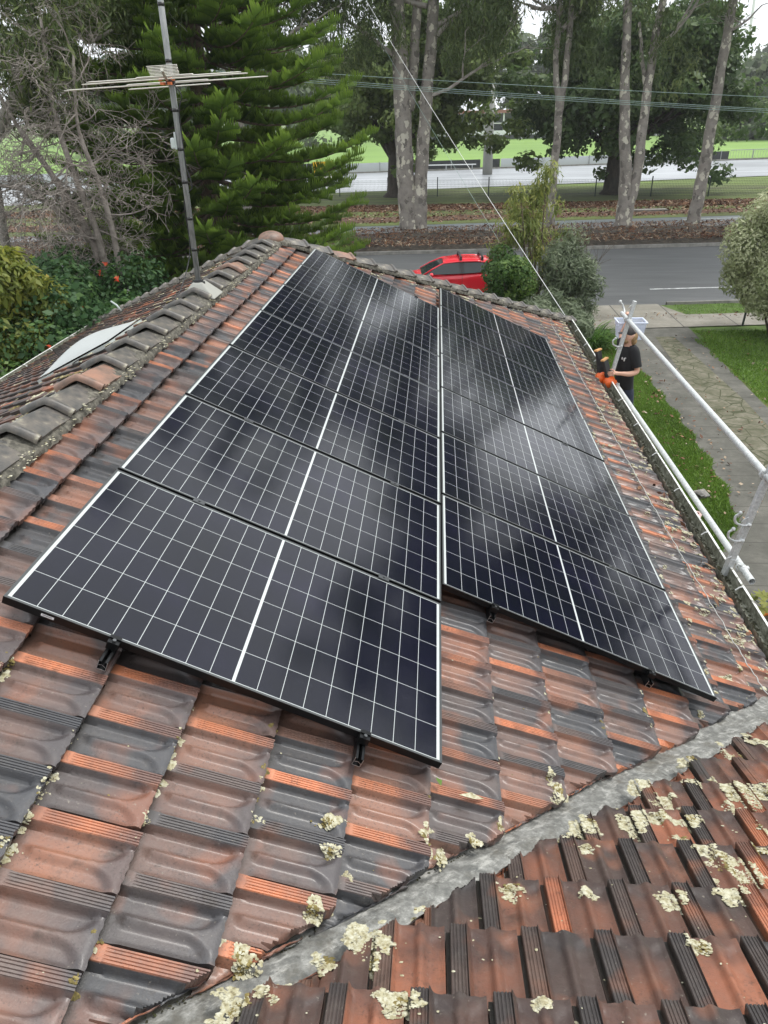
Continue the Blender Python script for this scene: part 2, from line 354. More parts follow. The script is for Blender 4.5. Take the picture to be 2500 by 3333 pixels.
leaf_mat('far_leaves', [(0, (0.051, 0.076, 0.043)), (0.5, (0.102, 0.136, 0.068)), (1, (0.170, 0.204, 0.102))])
mat('flower_orange', (0.72, 0.09, 0.03), 0.6)
mat('fence_green', (0.02, 0.035, 0.028), 0.5)
mat('fence_grey', (0.30, 0.31, 0.31), 0.6)
mat('panel_pale', (0.52, 0.55, 0.56), 0.6)
mat('panel_dark', (0.03, 0.032, 0.035), 0.6)
mat('panel_yellow', (0.75, 0.45, 0.02), 0.5)
mat('concrete_pole', (0.30, 0.30, 0.27), 0.8)
mat('white_paint', (0.72, 0.73, 0.72), 0.5)
mat('building_wall', (0.16, 0.17, 0.165), 0.8)
mat('dark_glass', (0.03, 0.035, 0.04), 0.1)
mat('roof_brownred', (0.28, 0.13, 0.10), 0.8)

# ------------------------------------------------------------------ mesh helpers
def np_mesh(name, V, F, m=None, parent=None, attrs=None, smooth=False, uv=None):
    V = np.asarray(V, dtype=np.float32).reshape(-1, 3)
    me = bpy.data.meshes.new(name)
    if isinstance(F, np.ndarray):
        k = F.shape[1]; nf = F.shape[0]
        me.vertices.add(len(V)); me.vertices.foreach_set('co', V.ravel())
        me.loops.add(nf * k); me.loops.foreach_set('vertex_index', F.astype(np.int32).ravel())
        me.polygons.add(nf); me.polygons.foreach_set('loop_start', np.arange(0, nf * k, k, dtype=np.int32))
        me.update(calc_edges=True)
    else:
        me.from_pydata(V.tolist(), [], F); me.update()
    if smooth:
        me.polygons.foreach_set('use_smooth', np.ones(len(me.polygons), dtype=bool))
    if attrs:
        for k, a in attrs.items():
            a = np.asarray(a, dtype=np.float32)
            if a.ndim == 1:
                at = me.attributes.new(k, 'FLOAT', 'POINT'); at.data.foreach_set('value', a)
            else:
                at = me.attributes.new(k, 'FLOAT_VECTOR', 'POINT'); at.data.foreach_set('vector', a.ravel())
    if uv is not None:
        ul = me.uv_layers.new(name='UVMap')
        idx = np.empty(len(me.loops), dtype=np.int32); me.loops.foreach_get('vertex_index', idx)
        ul.data.foreach_set('uv', np.asarray(uv, dtype=np.float32)[idx].ravel())
    if m: me.materials.append(MAT[m] if isinstance(m, str) else m)
    o = bpy.data.objects.new(name, me); COL.objects.link(o)
    if parent is not None: adopt(o, parent)
    return o

def world_of(o):
    return o.matrix_basis.copy() if o.parent is None else world_of(o.parent) @ o.matrix_parent_inverse @ o.matrix_basis

def adopt(o, parent, local=False):
    o.parent = parent
    if not local: o.matrix_parent_inverse = world_of(parent).inverted()

def thing(name, label, cat, loc=(0, 0, 0), group=None, rot=None):
    o = bpy.data.objects.new(name, None); COL.objects.link(o)
    o.empty_display_size = 0.2
    o.location = loc
    if rot is not None: o.rotation_euler = rot
    o['label'] = label; o['category'] = cat
    if group: o['group'] = group
    return o

def tag(o, label, cat=None, group=None, kind=None):
    if label: o['label'] = label
    if cat: o['category'] = cat
    if group: o['group'] = group
    if kind: o['kind'] = kind
    return o

class MB:
    """collects simple shapes in one mesh"""
    def __init__(s): s.v = []; s.f = []
    def add(s, V, F):
        o = len(s.v); s.v += [tuple(p) for p in V]; s.f += [tuple(i + o for i in f) for f in F]; return s
    def box(s, c, d, M=None, taper=1.0):
        x, y, z = [a / 2 for a in d]
        V = [Vector((sx * x * (taper if sz > 0 else 1), sy * y * (taper if sz > 0 else 1), sz * z)) for sz in (-1, 1) for sx, sy in ((-1, -1), (1, -1), (1, 1), (-1, 1))]
        if M is not None: V = [M @ p for p in V]
        V = [p + Vector(c) for p in V]
        return s.add(V, [(3, 2, 1, 0), (4, 5, 6, 7), (0, 1, 5, 4), (1, 2, 6, 5), (2, 3, 7, 6), (3, 0, 4, 7)])
    def tube(s, pts, r, n=8, cap=True):
        pts = [Vector(p) for p in pts]
        rr = r if isinstance(r, (list, tuple)) else [r] * len(pts)
        V = []; F = []
        d0 = (pts[1] - pts[0]).normalized()
        a = d0.orthogonal().normalized()
        for i, p in enumerate(pts):
            d = (pts[min(i + 1, len(pts) - 1)] - pts[max(i - 1, 0)]).normalized()
            a = (a - d * a.dot(d)).normalized(); b_ = d.cross(a)
            for k in range(n):
                an = 2 * math.pi * k / n
                V.append(p + (a * math.cos(an) + b_ * math.sin(an)) * rr[i])
        for i in range(len(pts) - 1):
            for k in range(n):
                F.append((i * n + k, i * n + (k + 1) % n, (i + 1) * n + (k + 1) % n, (i + 1) * n + k))
        if cap:
            F.append(tuple(range(n - 1, -1, -1))); F.append(tuple((len(pts) - 1) * n + k for k in range(n)))
        return s.add(V, F)
    def ell(s, c, r, n=10, m=7, M=None):
        V = []; F = []
        for j in range(m + 1):
            ph = math.pi * j / m
            for k in range(n):
                an = 2 * math.pi * k / n
                p = Vector((r[0] * math.sin(ph) * math.cos(an), r[1] * math.sin(ph) * math.sin(an), r[2] * math.cos(ph)))
                if M is not None: p = M @ p
                V.append(p + Vector(c))
        for j in range(m):
            for k in range(n):
                F.append((j * n + k, (j + 1) * n + k, (j + 1) * n + (k + 1) % n, j * n + (k + 1) % n))
        return s.add(V, F)
    def prism(s, poly, a, b_):
        """poly: list of (x,z); extruded along y from a to b"""
        n = len(poly)
        V = [(p[0], a, p[1]) for p in poly] + [(p[0], b_, p[1]) for p in poly]
        F = [tuple(range(n)), tuple(range(2 * n - 1, n - 1, -1))] + [(k, k + n, (k + 1) % n + n, (k + 1) % n) for k in range(n)]
        return s.add(V, F)
    def build(s, name, m, parent=None, smooth=False, bevel=0.0, local=False):
        me = bpy.data.meshes.new(name); me.from_pydata(s.v, [], s.f); me.update()
        if smooth: me.polygons.foreach_set('use_smooth', np.ones(len(me.polygons), dtype=bool))
        me.materials.append(MAT[m] if isinstance(m, str) else m)
        o = bpy.data.objects.new(name, me); COL.objects.link(o)
        if parent is not None: adopt(o, parent, local)
        if bevel:
            bv = o.modifiers.new("bevel", 'BEVEL'); bv.width = bevel; bv.segments = 2; bv.limit_method = 'ANGLE'
        return o

def sheet(name, pts, z, m, kind='structure', label=None):
    o = np_mesh(name, [(p[0], p[1], z if len(p) < 3 else p[2]) for p in pts], [tuple(range(len(pts)))], m)
    if o.data.polygons[0].normal.z < 0: o.data.flip_normals()
    o['kind'] = kind
    if label: o['label'] = label
    return o

# ================================================================== THE HOUSE
house = thing('tiled_house', 'house seen from its lichen-spotted terracotta tile roof with dark ridge capping and white gutter', 'house', (0, 3, ZG))

# --- interlocking terracotta tiles, built as one mesh per roof face
TW, TE = 0.2255, 0.3425
def tile_profile(s, d, opn=False):
    """height (m) of the tile face; s 0..1 across from the ribbed edge, d 0..1 down the exposed length"""
    strip = (s > 0.055) & (s < 0.285)
    h = np.zeros_like(s)
    ss = (s - 0.055) / 0.23
    top = 0.026 - 0.0028 * (np.abs(((ss * 5) % 1) - 0.5) > 0.36)
    h = np.where(strip, top, h)
    h = np.where(s <= 0.055, -0.012, h)
    def smooth(a, b, x):
        q = np.clip((x - a) / (b - a), 0, 1); return q * q * (3 - 2 * q)
    crest = 0.0165
    side = 0.0275 + (crest - 0.0275) * smooth(0.285, 0.33, s)
    t1 = np.clip((s - 0.31) / 0.33, 0, 1); t2 = np.clip((1.0 - s) / 0.33, 0, 1)
    depth1 = (smooth(0.295, 0.37, s)) * (1 - smooth(0.56, 0.655, s) ** 1.0)
    depth2 = smooth(0.66, 0.80, s) * (1 - 0.35 * smooth(0.93, 1.0, s))
    de1 = 0.62 + 0.345 * np.sqrt(np.clip(1 - t1 ** 2, 0, 1)); de2 = 0.60 + 0.345 * np.sqrt(np.clip(1 - t2 ** 2, 0, 1))
    f1 = (1 - smooth(de1 - 0.07, de1 + 0.012, d)); f2 = (1 - smooth(de2 - 0.09, de2 + 0.012, d))
    if opn: f1 = 0.55 + 0.45 * f1; f2 = 0.6 + 0.4 * f2; d = d + 0.2
    st1 = smooth(0.10, 0.17, d); st2 = smooth(0.13, 0.20, d)
    pan = crest - 0.0150 * depth1 * f1 * (s < 0.657) - 0.0150 * depth2 * f2 * (s >= 0.657)
    pan = np.where(s < 0.33, np.maximum(side - 0.012 * depth1 * f1, pan), pan)
    head = 0.002 * np.ones_like(s)
    pan = np.where(s < 0.657, head + (pan - head) * np.maximum(st1, s < 0.33), head + (pan - head) * st2)
    pan = pan - (0 if opn else 0.004 * smooth(0.955, 1.0, d))
    h = np.where(s >= 0.285, pan, h)
    h = np.where(strip & (d < 0.14) & (d > -0.1), 0.0262, h) if not opn else h
    if opn: h = np.where(strip, h * 0.80, np.where(s <= 0.055, -0.003, h))
    return h * 1.3

def tile_face(name, tf, rows, cols, off, lod, clips, m, seed, sfirst=1, opn=False):
    """tf maps arrays (w across, v down slope, n up) -> world xyz; clips: list of (a,b,c) keep a*w+b*v<=c"""
    rng = np.random.default_rng(seed)
    Vs, Fs, SU, R1, R2, ST_ = [], [], [], [], [], []
    base = 0
    for r in rows:
        v0 = r * TE + off[0]
        for cidx in cols:
            w0 = (cidx + (0.5 if r % 2 else 0.0)) * TW + off[1]
            wc = w0 + TW / 2; vc = v0 + TE / 2
            if any(a * wc + b * vc > c + 0.26 for a, b, c in clips): continue
            hi = lod(wc, vc)
            if hi == 2:
                s = np.unique(np.concatenate([[0, 0.052, 0.057], np.linspace(0.06, 0.28, 31), [0.286], np.linspace(0.30, 1, 26)])); d = np.concatenate([np.array([-0.08, 0.08, 0.12, 0.16, 0.2, 0.4, 0.5]), np.linspace(0.55, 1.0, 18)])
            elif hi == 1:
                s = np.concatenate([[0, 0.052, 0.058, 0.09, 0.10, 0.14, 0.15, 0.19, 0.20, 0.235, 0.245, 0.283], np.linspace(0.33, 1, 13)]); d = np.array([-0.08, 0.11, 0.18, 0.5, 0.62, 0.72, 0.80, 0.86, 0.91, 0.96, 1.0])
            else:
                s = np.array([0, 0.05, 0.06, 0.28, 0.36, 0.5, 0.62, 0.655, 0.72, 0.82, 0.97]); d = np.array([-0.08, 0.5, 0.85, 1.0])
            S, D = np.meshgrid(s, d)
            H = tile_profile(S, D, opn) + 0.043 * D + rng.normal(0, 0.0012) + (S - 0.5) * rng.normal(0, 0.002)
            jw, jv, rot = rng.normal(0, 0.0012), rng.normal(0, 0.0025), rng.normal(0, 0.004)
            W = w0 + S * TW * 0.985 + jw + rot * D * TE; Vv = v0 + D * TE * 1.02 + jv + rot * S * TW
            # uneven cut/chipped nose
            if hi:
                chip = 0.0025 * np.sin(S * 37 + rng.uniform(0, 6)) * rng.uniform(0, 1)
                Vv = Vv + chip * (D > 0.99)
            ny, nx = S.shape
            # skirt ring
            per = [(0, i) for i in range(nx)] + [(j, nx - 1) for j in range(1, ny)] + [(ny - 1, i) for i in range(nx - 2, -1, -1)] + [(j, 0) for j in range(ny - 2, 0, -1)]
            pj = np.array([p[0] for p in per]); pi = np.array([p[1] for p in per])
            W_ = np.concatenate([W.ravel(), W[pj, pi]]); V_ = np.concatenate([Vv.ravel(), Vv[pj, pi]])
            thick = 0.020
            drop = np.where(pj == ny - 1, 0.028, thick)
            H_ = np.concatenate([H.ravel(), H[pj, pi] - drop])
            S_ = np.concatenate([S.ravel(), S[pj, pi]]); D_ = np.concatenate([D.ravel(), D[pj, pi]])
            kill = False
            for a, b, c in clips:
                L = math.hypot(a, b)
                cj = c + rng.normal(0, 0.012)
                ex = (a * W_ + b * V_ - cj) / L
                if (ex > 0).all(): kill = True; break
                ex = np.where(ex > 0, ex, 0)
                rag = np.where(ex > 0, 0.0035 * np.sin(W_ * 31 + V_ * 27 + cidx * 7.1 + r * 3.3) + 0.0022 * np.sin(W_ * 83 - V_ * 60), 0)
                H_ = np.where(ex > 0, H_ * 0.35 - 0.002, H_)
                W_ = W_ - (ex + rag) * a / L; V_ = V_ - (ex + rag) * b / L
            if kill: continue
            Vs.append(np.stack(tf(W_, V_, H_), 1))
            g = np.arange(ny * nx).reshape(ny, nx)
            q = np.stack([g[:-1, :-1].ravel(), g[1:, :-1].ravel(), g[1:, 1:].ravel(), g[:-1, 1:].ravel()], 1)
            pidx = g[pj, pi]; k = len(per); sk = ny * nx + np.arange(k)
            q2 = np.stack([pidx, np.roll(pidx, -1), np.roll(sk, -1), sk], 1)
            F = np.concatenate([q, q2]) + base
            if sfirst < 0: F = F[:, ::-1]
            Fs.append(F)
            nn = ny * nx + k
            r1, r2 = rng.random(), rng.random()
            SU.append(np.stack([S_, D_, np.zeros(nn)], 1)); R1.append(np.full(nn, r1)); R2.append(np.full(nn, r2))
            ST_.append(((S_ > 0.045) & (S_ < 0.30)).astype(float))
            base += nn
    o = np_mesh(name, np.concatenate(Vs), np.concatenate(Fs), m, house,
                dict(r1=np.concatenate(R1), r2=np.concatenate(R2), strip=np.concatenate(ST_), suv=np.concatenate(SU)))
    # smooth with sharp auto edges
    me = o.data
    me.polygons.foreach_set('use_smooth', np.ones(len(me.polygons), dtype=bool))
    me.set_sharp_from_angle(angle=math.radians(46))
    return o

HN = -0.180        # tile bed height (plane n); the tile tops lie near -0.13
# main face: w runs towards -Y (ribbed edge on the far side)
def tf_main(w, v, h):
    n = HN + h; return (v * CT + n * ST, -w, -v * ST + n * CT)
dist_main = lambda w, v: (Vector((v * CT, -w, -v * ST)) - CAM).length
lod_main = lambda w, v: 2 if dist_main(w, v) < 6.3 else (1 if dist_main(w, v) < 9.5 else 0)
# valley: keep Y >= line.  left edge points (v,u): (1.116,-1.055) (4.30,1.749)
vs = (1.749 + 1.055) / (4.30 - 1.116)
cut_valley = (1.0, vs, 1.055 + vs * 1.116 - 0.022)         # -u + vs*v <= c
# hip: keep u <= 8.2 + .9*(v+.56)
cut_hip = (-1.0, -0.9026, 8.02 + 0.9026 * 0.56 - 0.10)
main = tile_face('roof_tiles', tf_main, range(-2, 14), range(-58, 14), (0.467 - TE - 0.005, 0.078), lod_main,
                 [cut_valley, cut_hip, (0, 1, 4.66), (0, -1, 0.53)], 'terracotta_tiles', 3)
main['label'] = 'roof face of grey, brown and orange interlocking terracotta tiles under the panels'

# near face beyond the valley: slopes down towards +Y, w runs +X
NA = -0.598 - TN * 1.05
def tf_near(w, v, h):
    # v measured down slope from Y=-1.025-8*TEh
    y = -1.04 + v * CT * 0.905
    n = h - 0.035
    return (w, y + n * ST, NA - TN * y + n * CT)
YC = CT * 0.905
def lod_near(w, v): return 2 if v * YC - 1.04 < 0.3 else 1
# valley near edge points X,Y: (0.99,-1.15) (1.28,-.92) (1.84,-.34)(2.37,.14)(3.59,1.26)
va = (1.26 + 0.92) / (3.59 - 1.28)
# keep y <= -0.92+va*(x-1.28)  -> y - va x <= c
cut_near = (-va, YC, -0.92 - va * 1.28 + 1.04 - 0.024)
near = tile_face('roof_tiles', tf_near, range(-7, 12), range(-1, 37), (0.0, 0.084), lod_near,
                 [cut_near, (0, YC, 1.04 + 2.12)], 'dark_brown_tiles', 11, -1, True)
near['label'] = 'darker roof face of tiles below the valley, scabbed with cream lichen'

# face left of the ridge, falling towards -X; w runs +Y
def tf_left(w, v, h):
    n = h - 0.035
    return (RX - v * CT - n * ST, w, RZ - v * ST + n * CT)
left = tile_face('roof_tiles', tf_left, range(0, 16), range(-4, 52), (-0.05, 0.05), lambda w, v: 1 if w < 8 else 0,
                 [(1.0, -0.9026, 8.05), (0, 1, 5.2), (0, -1, -0.02)], 'dark_brown_tiles', 21, 1)
# hip-end face towards the street, w runs -X
def tf_hip(w, v, h):
    n = h - 0.035
    return (RX - w, APY + v * CT + n * ST, RZ - v * ST + n * CT)
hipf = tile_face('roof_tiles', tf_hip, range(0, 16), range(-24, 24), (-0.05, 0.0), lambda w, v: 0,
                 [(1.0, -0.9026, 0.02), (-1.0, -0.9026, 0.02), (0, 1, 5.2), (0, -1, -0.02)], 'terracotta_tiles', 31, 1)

# --- ridge and hip caps with rolled collars, bedded in mortar
def cap_mesh(length, half=0.142, rise=0.070, collar=True):
    """cap along +y from 0 (near, collared end) to length; apex at z=rise"""
    mb = MB()
    def prof(sc, dz):
        pts = []
        for k in range(13):
            a = -1 + 2 * k / 12
            x_ = a * half * sc
            z_ = rise * (1 - abs(a) ** 1.22) * 1.0 + dz
            pts.append((x_, z_))
        return pts
    def loft(stations):
        V = []; n = 13
        for y_, sc, dz in stations: V += [(p[0], y_, p[1]) for p in prof(sc, dz)]
        for y_, sc, dz in stations: V += [(p[0] * 0.93, y_, p[1] - 0.018) for p in prof(sc, dz)]
        F = []; k = len(stations)
        for i in range(k - 1):
            for j in range(n - 1):
                a = i * n + j; F.append((a, a + 1, a + 1 + n, a + n))
                b_ = (k + i) * n + j; F.append((b_, b_ + n, b_ + 1 + n, b_ + 1))
            F.append((i * n, i * n + n, (k + i + 1) * n, (k + i) * n)); F.append((i * n + n - 1, (k + i) * n + n - 1, (k + i + 1) * n + n - 1, i * n + 2 * n - 1))
        for j in range(n - 1):
            F.append((j, k * n + j, k * n + j + 1, j + 1))
            q = (k - 1) * n + j; F.append((q, q + 1, q + 1 + k * n, q + k * n))
        mb.add(V, F)
    st = []
    if collar:
        for y_, sc, dz in ((0, 1.05, 0.010), (0.006, 1.10, 0.022), (0.018, 1.12, 0.028), (0.034, 1.12, 0.028), (0.046, 1.09, 0.020), (0.052, 1.0, 0.006)): st.append((y_, sc, dz))
    else: st.append((0, 1.0, 0.004))
    st += [(length * 0.5, 0.985, 0.0), (length, 0.93, -0.026)]
    loft(st)
    return mb
CAPM = [cap_mesh(0.455), cap_mesh(0.44, 0.130, 0.075)]
capmeshes = {}
def place_cap(pos, direction, kind, mname, up=Vector((0, 0, 1)), roll=0.0, flip=False):
    key = (kind, mname)
    if key not in capmeshes:
        o = CAPM[kind].build('ridge_cap', mname, house, True, local=True)
        o.data.set_sharp_from_angle(angle=math.radians(50)); capmeshes[key] = o.data
    else:
        o = bpy.data.objects.new('ridge_cap', capmeshes[key]); COL.objects.link(o); o.parent = house
    y_ = Vector(direction).normalized(); x_ = y_.cross(up).normalized(); z_ = x_.cross(y_)
    R = Matrix((x_, y_, z_)).transposed().to_4x4()
    o.matrix_parent_inverse = world_of(house).inverted()
    o.matrix_basis = Matrix.Translation(pos) @ R @ Matrix.Rotation(roll, 4, 'Y')
    return o
rng = random.Random(5)
for k in range(23):
    u = -1.32 + k * 0.415
    if u > APY - 0.25: break
    if abs(u - 4.66) < 0.0: continue
    warm = k in (10, 16)
    place_cap(Vector((RX + rng.uniform(-.006, .006), u, RZ - 0.012 + rng.uniform(-.006, .006))), (rng.uniform(-.01, .01), 1, rng.uniform(-.008, .008) - 0.02), 0,
              'ridge_tile_warm' if (k in (8, 17)) else 'ridge_tile', roll=rng.uniform(-.03, .03))
hipdir_r = Vector((1, 1, -TN)).normalized(); hipdir_l = Vector((-1, 1, -TN)).normalized()
apex = Vector((RX, APY, RZ))
for sgn, hd, ln in ((1, hipdir_r, 6.9), (-1, hipdir_l, 6.9)):
    k = 0
    while k * 0.415 + 0.15 < ln:
        # collar at the lower end on hips seen from here: build from low to high
        p = apex + hd * (0.15 + (k + 1) * 0.415) + Vector((0, 0, 0.02))
        place_cap(p, -hd + Vector((0, 0, rng.uniform(-.012, .012))), 1, 'ridge_tile_warm' if (sgn > 0 and k == 2) else 'ridge_tile', roll=rng.uniform(-.04, .04))
        k += 1
# apex block
mb = MB(); mb.ell(apex + Vector((0, 0.05, 0.0)), (0.17, 0.19, 0.10), 16, 10)
mb.build('ridge_cap', 'ridge_tile_warm', house, True)['label'] = 'orange domed cap where the ridge meets the two hips'

# mortar bedding: ragged strips under the caps
def mortar(path, half, depth, seed, step=0.02, amp=0.012):
    r_ = np.random.default_rng(seed); V = []; F = []
    p0, p1 = [Vector(p) for p in path]; L = (p1 - p0).length; d_ = (p1 - p0).normalized()
    x_ = d_.cross(Vector((0, 0, 1))).normalized(); n = int(L / step)
    prof = [(-1.0, -0.55), (-1.0, -0.1), (-0.82, 0.35), (0, 1.0), (0.82, 0.35), (1.0, -0.1), (1.0, -0.55)]
    wob = np.cumsum(r_.normal(0, 0.25, (n + 1, 7)), 0); wob -= np.linspace(0, 1, n + 1)[:, None] * wob[-1]
    for i in range(n + 1):
        p = p0 + d_ * (L * i / n)
        for j, (a, b_) in enumerate(prof):
            q = r_.normal(0, 1) * 0.4 + math.sin(i * 0.9 + j) * 0.5 + wob[i, j] * 0.0
            V.append(p + x_ * (a * half + (amp * q if j in (0, 1, 5, 6) else 0)) + Vector((0, 0, b_ * depth + amp * 0.4 * r_.normal())))
    for i in range(n):
        for j in range(6):
            a = i * 7 + j; F.append((a, a + 1, a + 8, a + 7))
    o = np_mesh('mortar_bed', V, F, 'mortar', house, smooth=True); return o
mortar(((RX, -1.6, RZ - 0.045), (RX, APY + .05, RZ - 0.045)), 0.150, 0.07, 1)
mortar((apex, apex + hipdir_r * 6.9), 0.135, 0.07, 2)
mortar((apex, apex + hipdir_l * 6.9), 0.135, 0.07, 3)

# --- valley tray (metal), slightly below the tiles
def valley_pt(t, side, w, dz):
    # centre line through the measured middle of the tray
    x_ = 0.80 + t * 3.02; y_ = -1.30 + t * 2.83
    z_ = -0.62 - t * 1.37
    nrm = Vector((-0.684, 0.730, 0)) * side * w
    return Vector((x_, y_, z_)) + nrm + Vector((0, 0, dz))
V = []; F = []; prof = [(-1, .20, -.01), (-1, .135, -.012), (-1, .11, -.004), (-1, .07, .012), (-1, .035, .020), (1, .0, .022), (1, .035, .019), (1, .07, .010), (1, .10, -.004), (1, .14, -.012), (1, .20, -.01)]
N = 60
for i in range(N + 1):
    t_ = -0.65 + 1.85 * i / N
    for s_, w_, dz in prof: V.append(valley_pt(t_, s_, w_, dz + 0.0015 * math.sin(i * 1.7 + w_ * 40)))
for i in range(N):
    for j in range(len(prof) - 1):
        a = i * len(prof) + j; F.append((a, a + 1, a + 1 + len(prof), a + len(prof)))
V = [p + Vector((0, 0, .060)) for p in V]
o = np_mesh('valley_tray', V, F, 'valley_metal', house, smooth=True)
o['label'] = 'weathered grey metal valley tray running diagonally between the tile faces'

# --- underlay boards just below the tiles so nothing shows through
def quad(pts): return [tuple(p) for p in pts]
ub = MB()
def under(pts): ub.add([Vector(p) - Vector((0, 0, 0.075)) for p in pts], [tuple(range(len(pts)))])
vb0 = Vector((0.80 - 2.2, -1.30 - 2.06, -0.62 + 1.0)); vb1 = Vector((0.80 + 3.55, -1.30 + 3.33, -0.62 - 1.61))
under([pl(-0.62, -2.6, -.1), vb0 + Vector((0, 0, -.06)), vb1 + Vector((0, 0, -.06)), pl(4.62, 12.5, -.15), apex])
under([vb0 + Vector((0, 0, -.06)), (9, -3.4, NA + TN * 3.4), (9, 2.05, NA - TN * 2.05), (4.2, 2.05, NA - TN * 2.05), vb1 + Vector((0, 0, -.06))])
under([(RX, -3, RZ), apex, (RX - 4.69, APY + 4.69, RZ - 4.69 * TN), (RX - 4.69, -3, RZ - 4.69 * TN)])
under([apex, (RX + 4.69, APY + 4.69, RZ - 4.69 * TN), (RX - 4.69, APY + 4.69, RZ - 4.69 * TN)])
ub.build('roof_underlay', 'mortar', house)

# --- walls, eaves
wm = MB()
def wallbox(x0, x1, y0, y1):
    wm.box(((x0 + x1) / 2, (y0 + y1) / 2, (ZG + EAVE_Z - 0.12) / 2), (x1 - x0, y1 - y0, EAVE_Z - 0.12 - ZG))
wallbox(RX - 4.15, RX + 4.15, -4, APY + 4.15); 
wm.build('wall', 'brick', house)
w2 = MB(); w2.box((6.4, -0.8, (ZG + EAVE_Z - 0.12) / 2), (5.6, 5.4, EAVE_Z - 0.12 - ZG)); w2.build('wall', 'brick', house)
so = MB(); so.box((RX, (APY + 4.6 - 4) / 2, EAVE_Z - 0.11), (9.3, APY + 4.6 + 4, 0.02)); so.box((6.75, -0.8, EAVE_Z - 0.108), (5.2, 5.8, 0.02)); so.build('eaves_soffit', 'white_paint', house)

# --- gutters: box profile with a white bead, mouldy inside
def gutter(p0, p1, out, name_label=None):
    p0, p1, out = Vector(p0), Vector(p1), Vector(out)
    prof_in = [(0.0, -0.015), (0.0, -0.095), (0.095, -0.095), (0.105, 0.0)]
    prof_out = [(0.104, 0.004), (0.122, 0.006), (0.126, -0.01), (0.118, -0.02), (0.118, -0.10), (-0.004, -0.10)]
    L = (p1 - p0).length; n = max(2, int(L / 0.12))
    for prof, nm, mt in ((prof_in, 'gutter', 'gutter_mould'), (prof_out, 'gutter_lip', 'gutter_white')):
        V = []; F = []
        for i in range(n + 1):
            p = p0.lerp(p1, i / n)
            for a, b_ in prof: V.append(p + out * a + Vector((0, 0, b_ + 0.0015 * math.sin(i * .7))))
        k = len(prof)
        for i in range(n):
            for j in range(k - 1): F.append((i * k + j, i * k + j + 1, (i + 1) * k + j + 1, (i + 1) * k + j))
        o = np_mesh(nm, V, F, mt, house)
    d_ = (p1 - p0).normalized()
    for i in range(int(L / 0.95)):
        c = p0 + d_ * (0.4 + i * 0.95)
        br = MB(); br.tube([c + out * 0.05 + Vector((0, 0, -.03)), c + out * 0.08 + Vector((0, 0, -.002)), c + out * 0.112 + Vector((0, 0, .006))], 0.0055, 5)
        br.build('gutter_bracket', 'white_paint', house)
GX = 4.15; GZ = EAVE_Z + 0.02
gutter((GX, 1.95, GZ), (GX, 12.62, GZ), (1, 0, 0))
gutter((9.2, 2.08, GZ), (4.30, 2.08, GZ), (0, 1, 0))
gutter((RX - 4.70, -3, GZ), (RX - 4.70, 12.62, GZ), (-1, 0, 0))
gutter((RX - 4.70, 12.62, GZ), (GX, 12.62, GZ), (0, 1, 0))

# ================================================================== SOLAR PANELS, RAILS
def panel_meshes():
    fr = MB(); t_ = 0.011; H = 0.033
    L, W = PLEN, PWID
    for c, d in (((L / 2, t_ / 2, -H / 2 - .0012), (L, t_, H)), ((L / 2, W - t_ / 2, -H / 2 - .0012), (L, t_, H)),
                 ((t_ / 2, W / 2, -H / 2 - .0012), (t_, W - 2 * t_, H)), ((L - t_ / 2, W / 2, -H / 2 - .0012), (t_, W - 2 * t_, H))): fr.box(c, d)
    lip = MB()
    for c, d in (((L / 2, t_ / 2, -.0002), (L - .001, t_ - .001, .002)), ((L / 2, W - t_ / 2, -.0002), (L - .001, t_ - .001, .002)),
                 ((t_ / 2, W / 2, -.0002), (t_ - .001, W - 2 * t_, .002)), ((L - t_ / 2, W / 2, -.0002), (t_ - .001, W - 2 * t_, .002))): lip.box(c, d)
    back = MB(); back.box((L / 2, W / 2, -0.012), (L - 2 * t_ - .004, W - 2 * t_ - .004, 0.006))
    return fr, lip, back
fr, lip, back = panel_meshes()
ordinal = ['nearest', 'second', 'third', 'fourth', 'fifth', 'sixth', 'farthest']
proto = None
def build_panel():
    t0 = thing('solar_panel', 'x', 'solar panel')
    fr.build('frame', 'black_anodised', t0, local=True)
    lp = lip.build('frame_lip', 'frame_lip', t0, local=True)
    L, W = PLEN, PWID; e = 0.0105
    g = np_mesh('cell_sheet', [(e, e, -0.0012), (L - e, e, -0.0012), (L - e, W - e, -0.0012), (e, W - e, -0.0012)], [(0, 1, 2, 3)], 'solar_cells', None,
                uv=[(e, e), (L - e, e), (L - e, W - e), (e, W - e)])
    g.parent = t0
    back.build('backing', 'black_anodised', t0, local=True)
    return t0
prng = random.Random(8)
panels = []
for row in range(2):
    for k in range(7):
        if proto is None: proto = build_panel(); o = proto
        else:
            o = proto.copy(); COL.objects.link(o)
            for ch in proto.children:
                c = ch.copy(); COL.objects.link(c); c.parent = o
        v0 = 0.0 if row == 0 else PLEN + 0.0087
        u0 = k * 1.154 + (1.3295 if row else 0.0)
        o.location = pl(v0, u0, 0.0)
        o.rotation_euler = (math.radians(prng.uniform(-.12, .12)), TH + math.radians(prng.uniform(-.12, .12)), 0)
        o['group'] = 'black solar panels laid in two columns on the roof'
        colname = 'left-hand column beside the ridge' if row == 0 else 'right-hand column beside the gutter'
        where = {0: 'nearest the camera', 6: 'farthest from the camera'}.get(k, '%s from the camera end' % ordinal[k])
        o['label'] = 'solar panel in the %s, %s' % (colname, where)
        panels.append(o)
# the little serial sticker on the exposed front edge of the nearest panel
st = MB(); st.box((0.175, -0.0008, -0.017), (0.05, 0.0012, 0.011))
so_ = st.build('serial_sticker', 'sticker_white', proto, local=True)
sb = MB()
for i in range(14): sb.box((0.157 + i * 0.0026, -0.0016, -0.0155), (0.0012, 0.0006, 0.0055))
sb.build('barcode', 'black_plastic', proto, local=True)

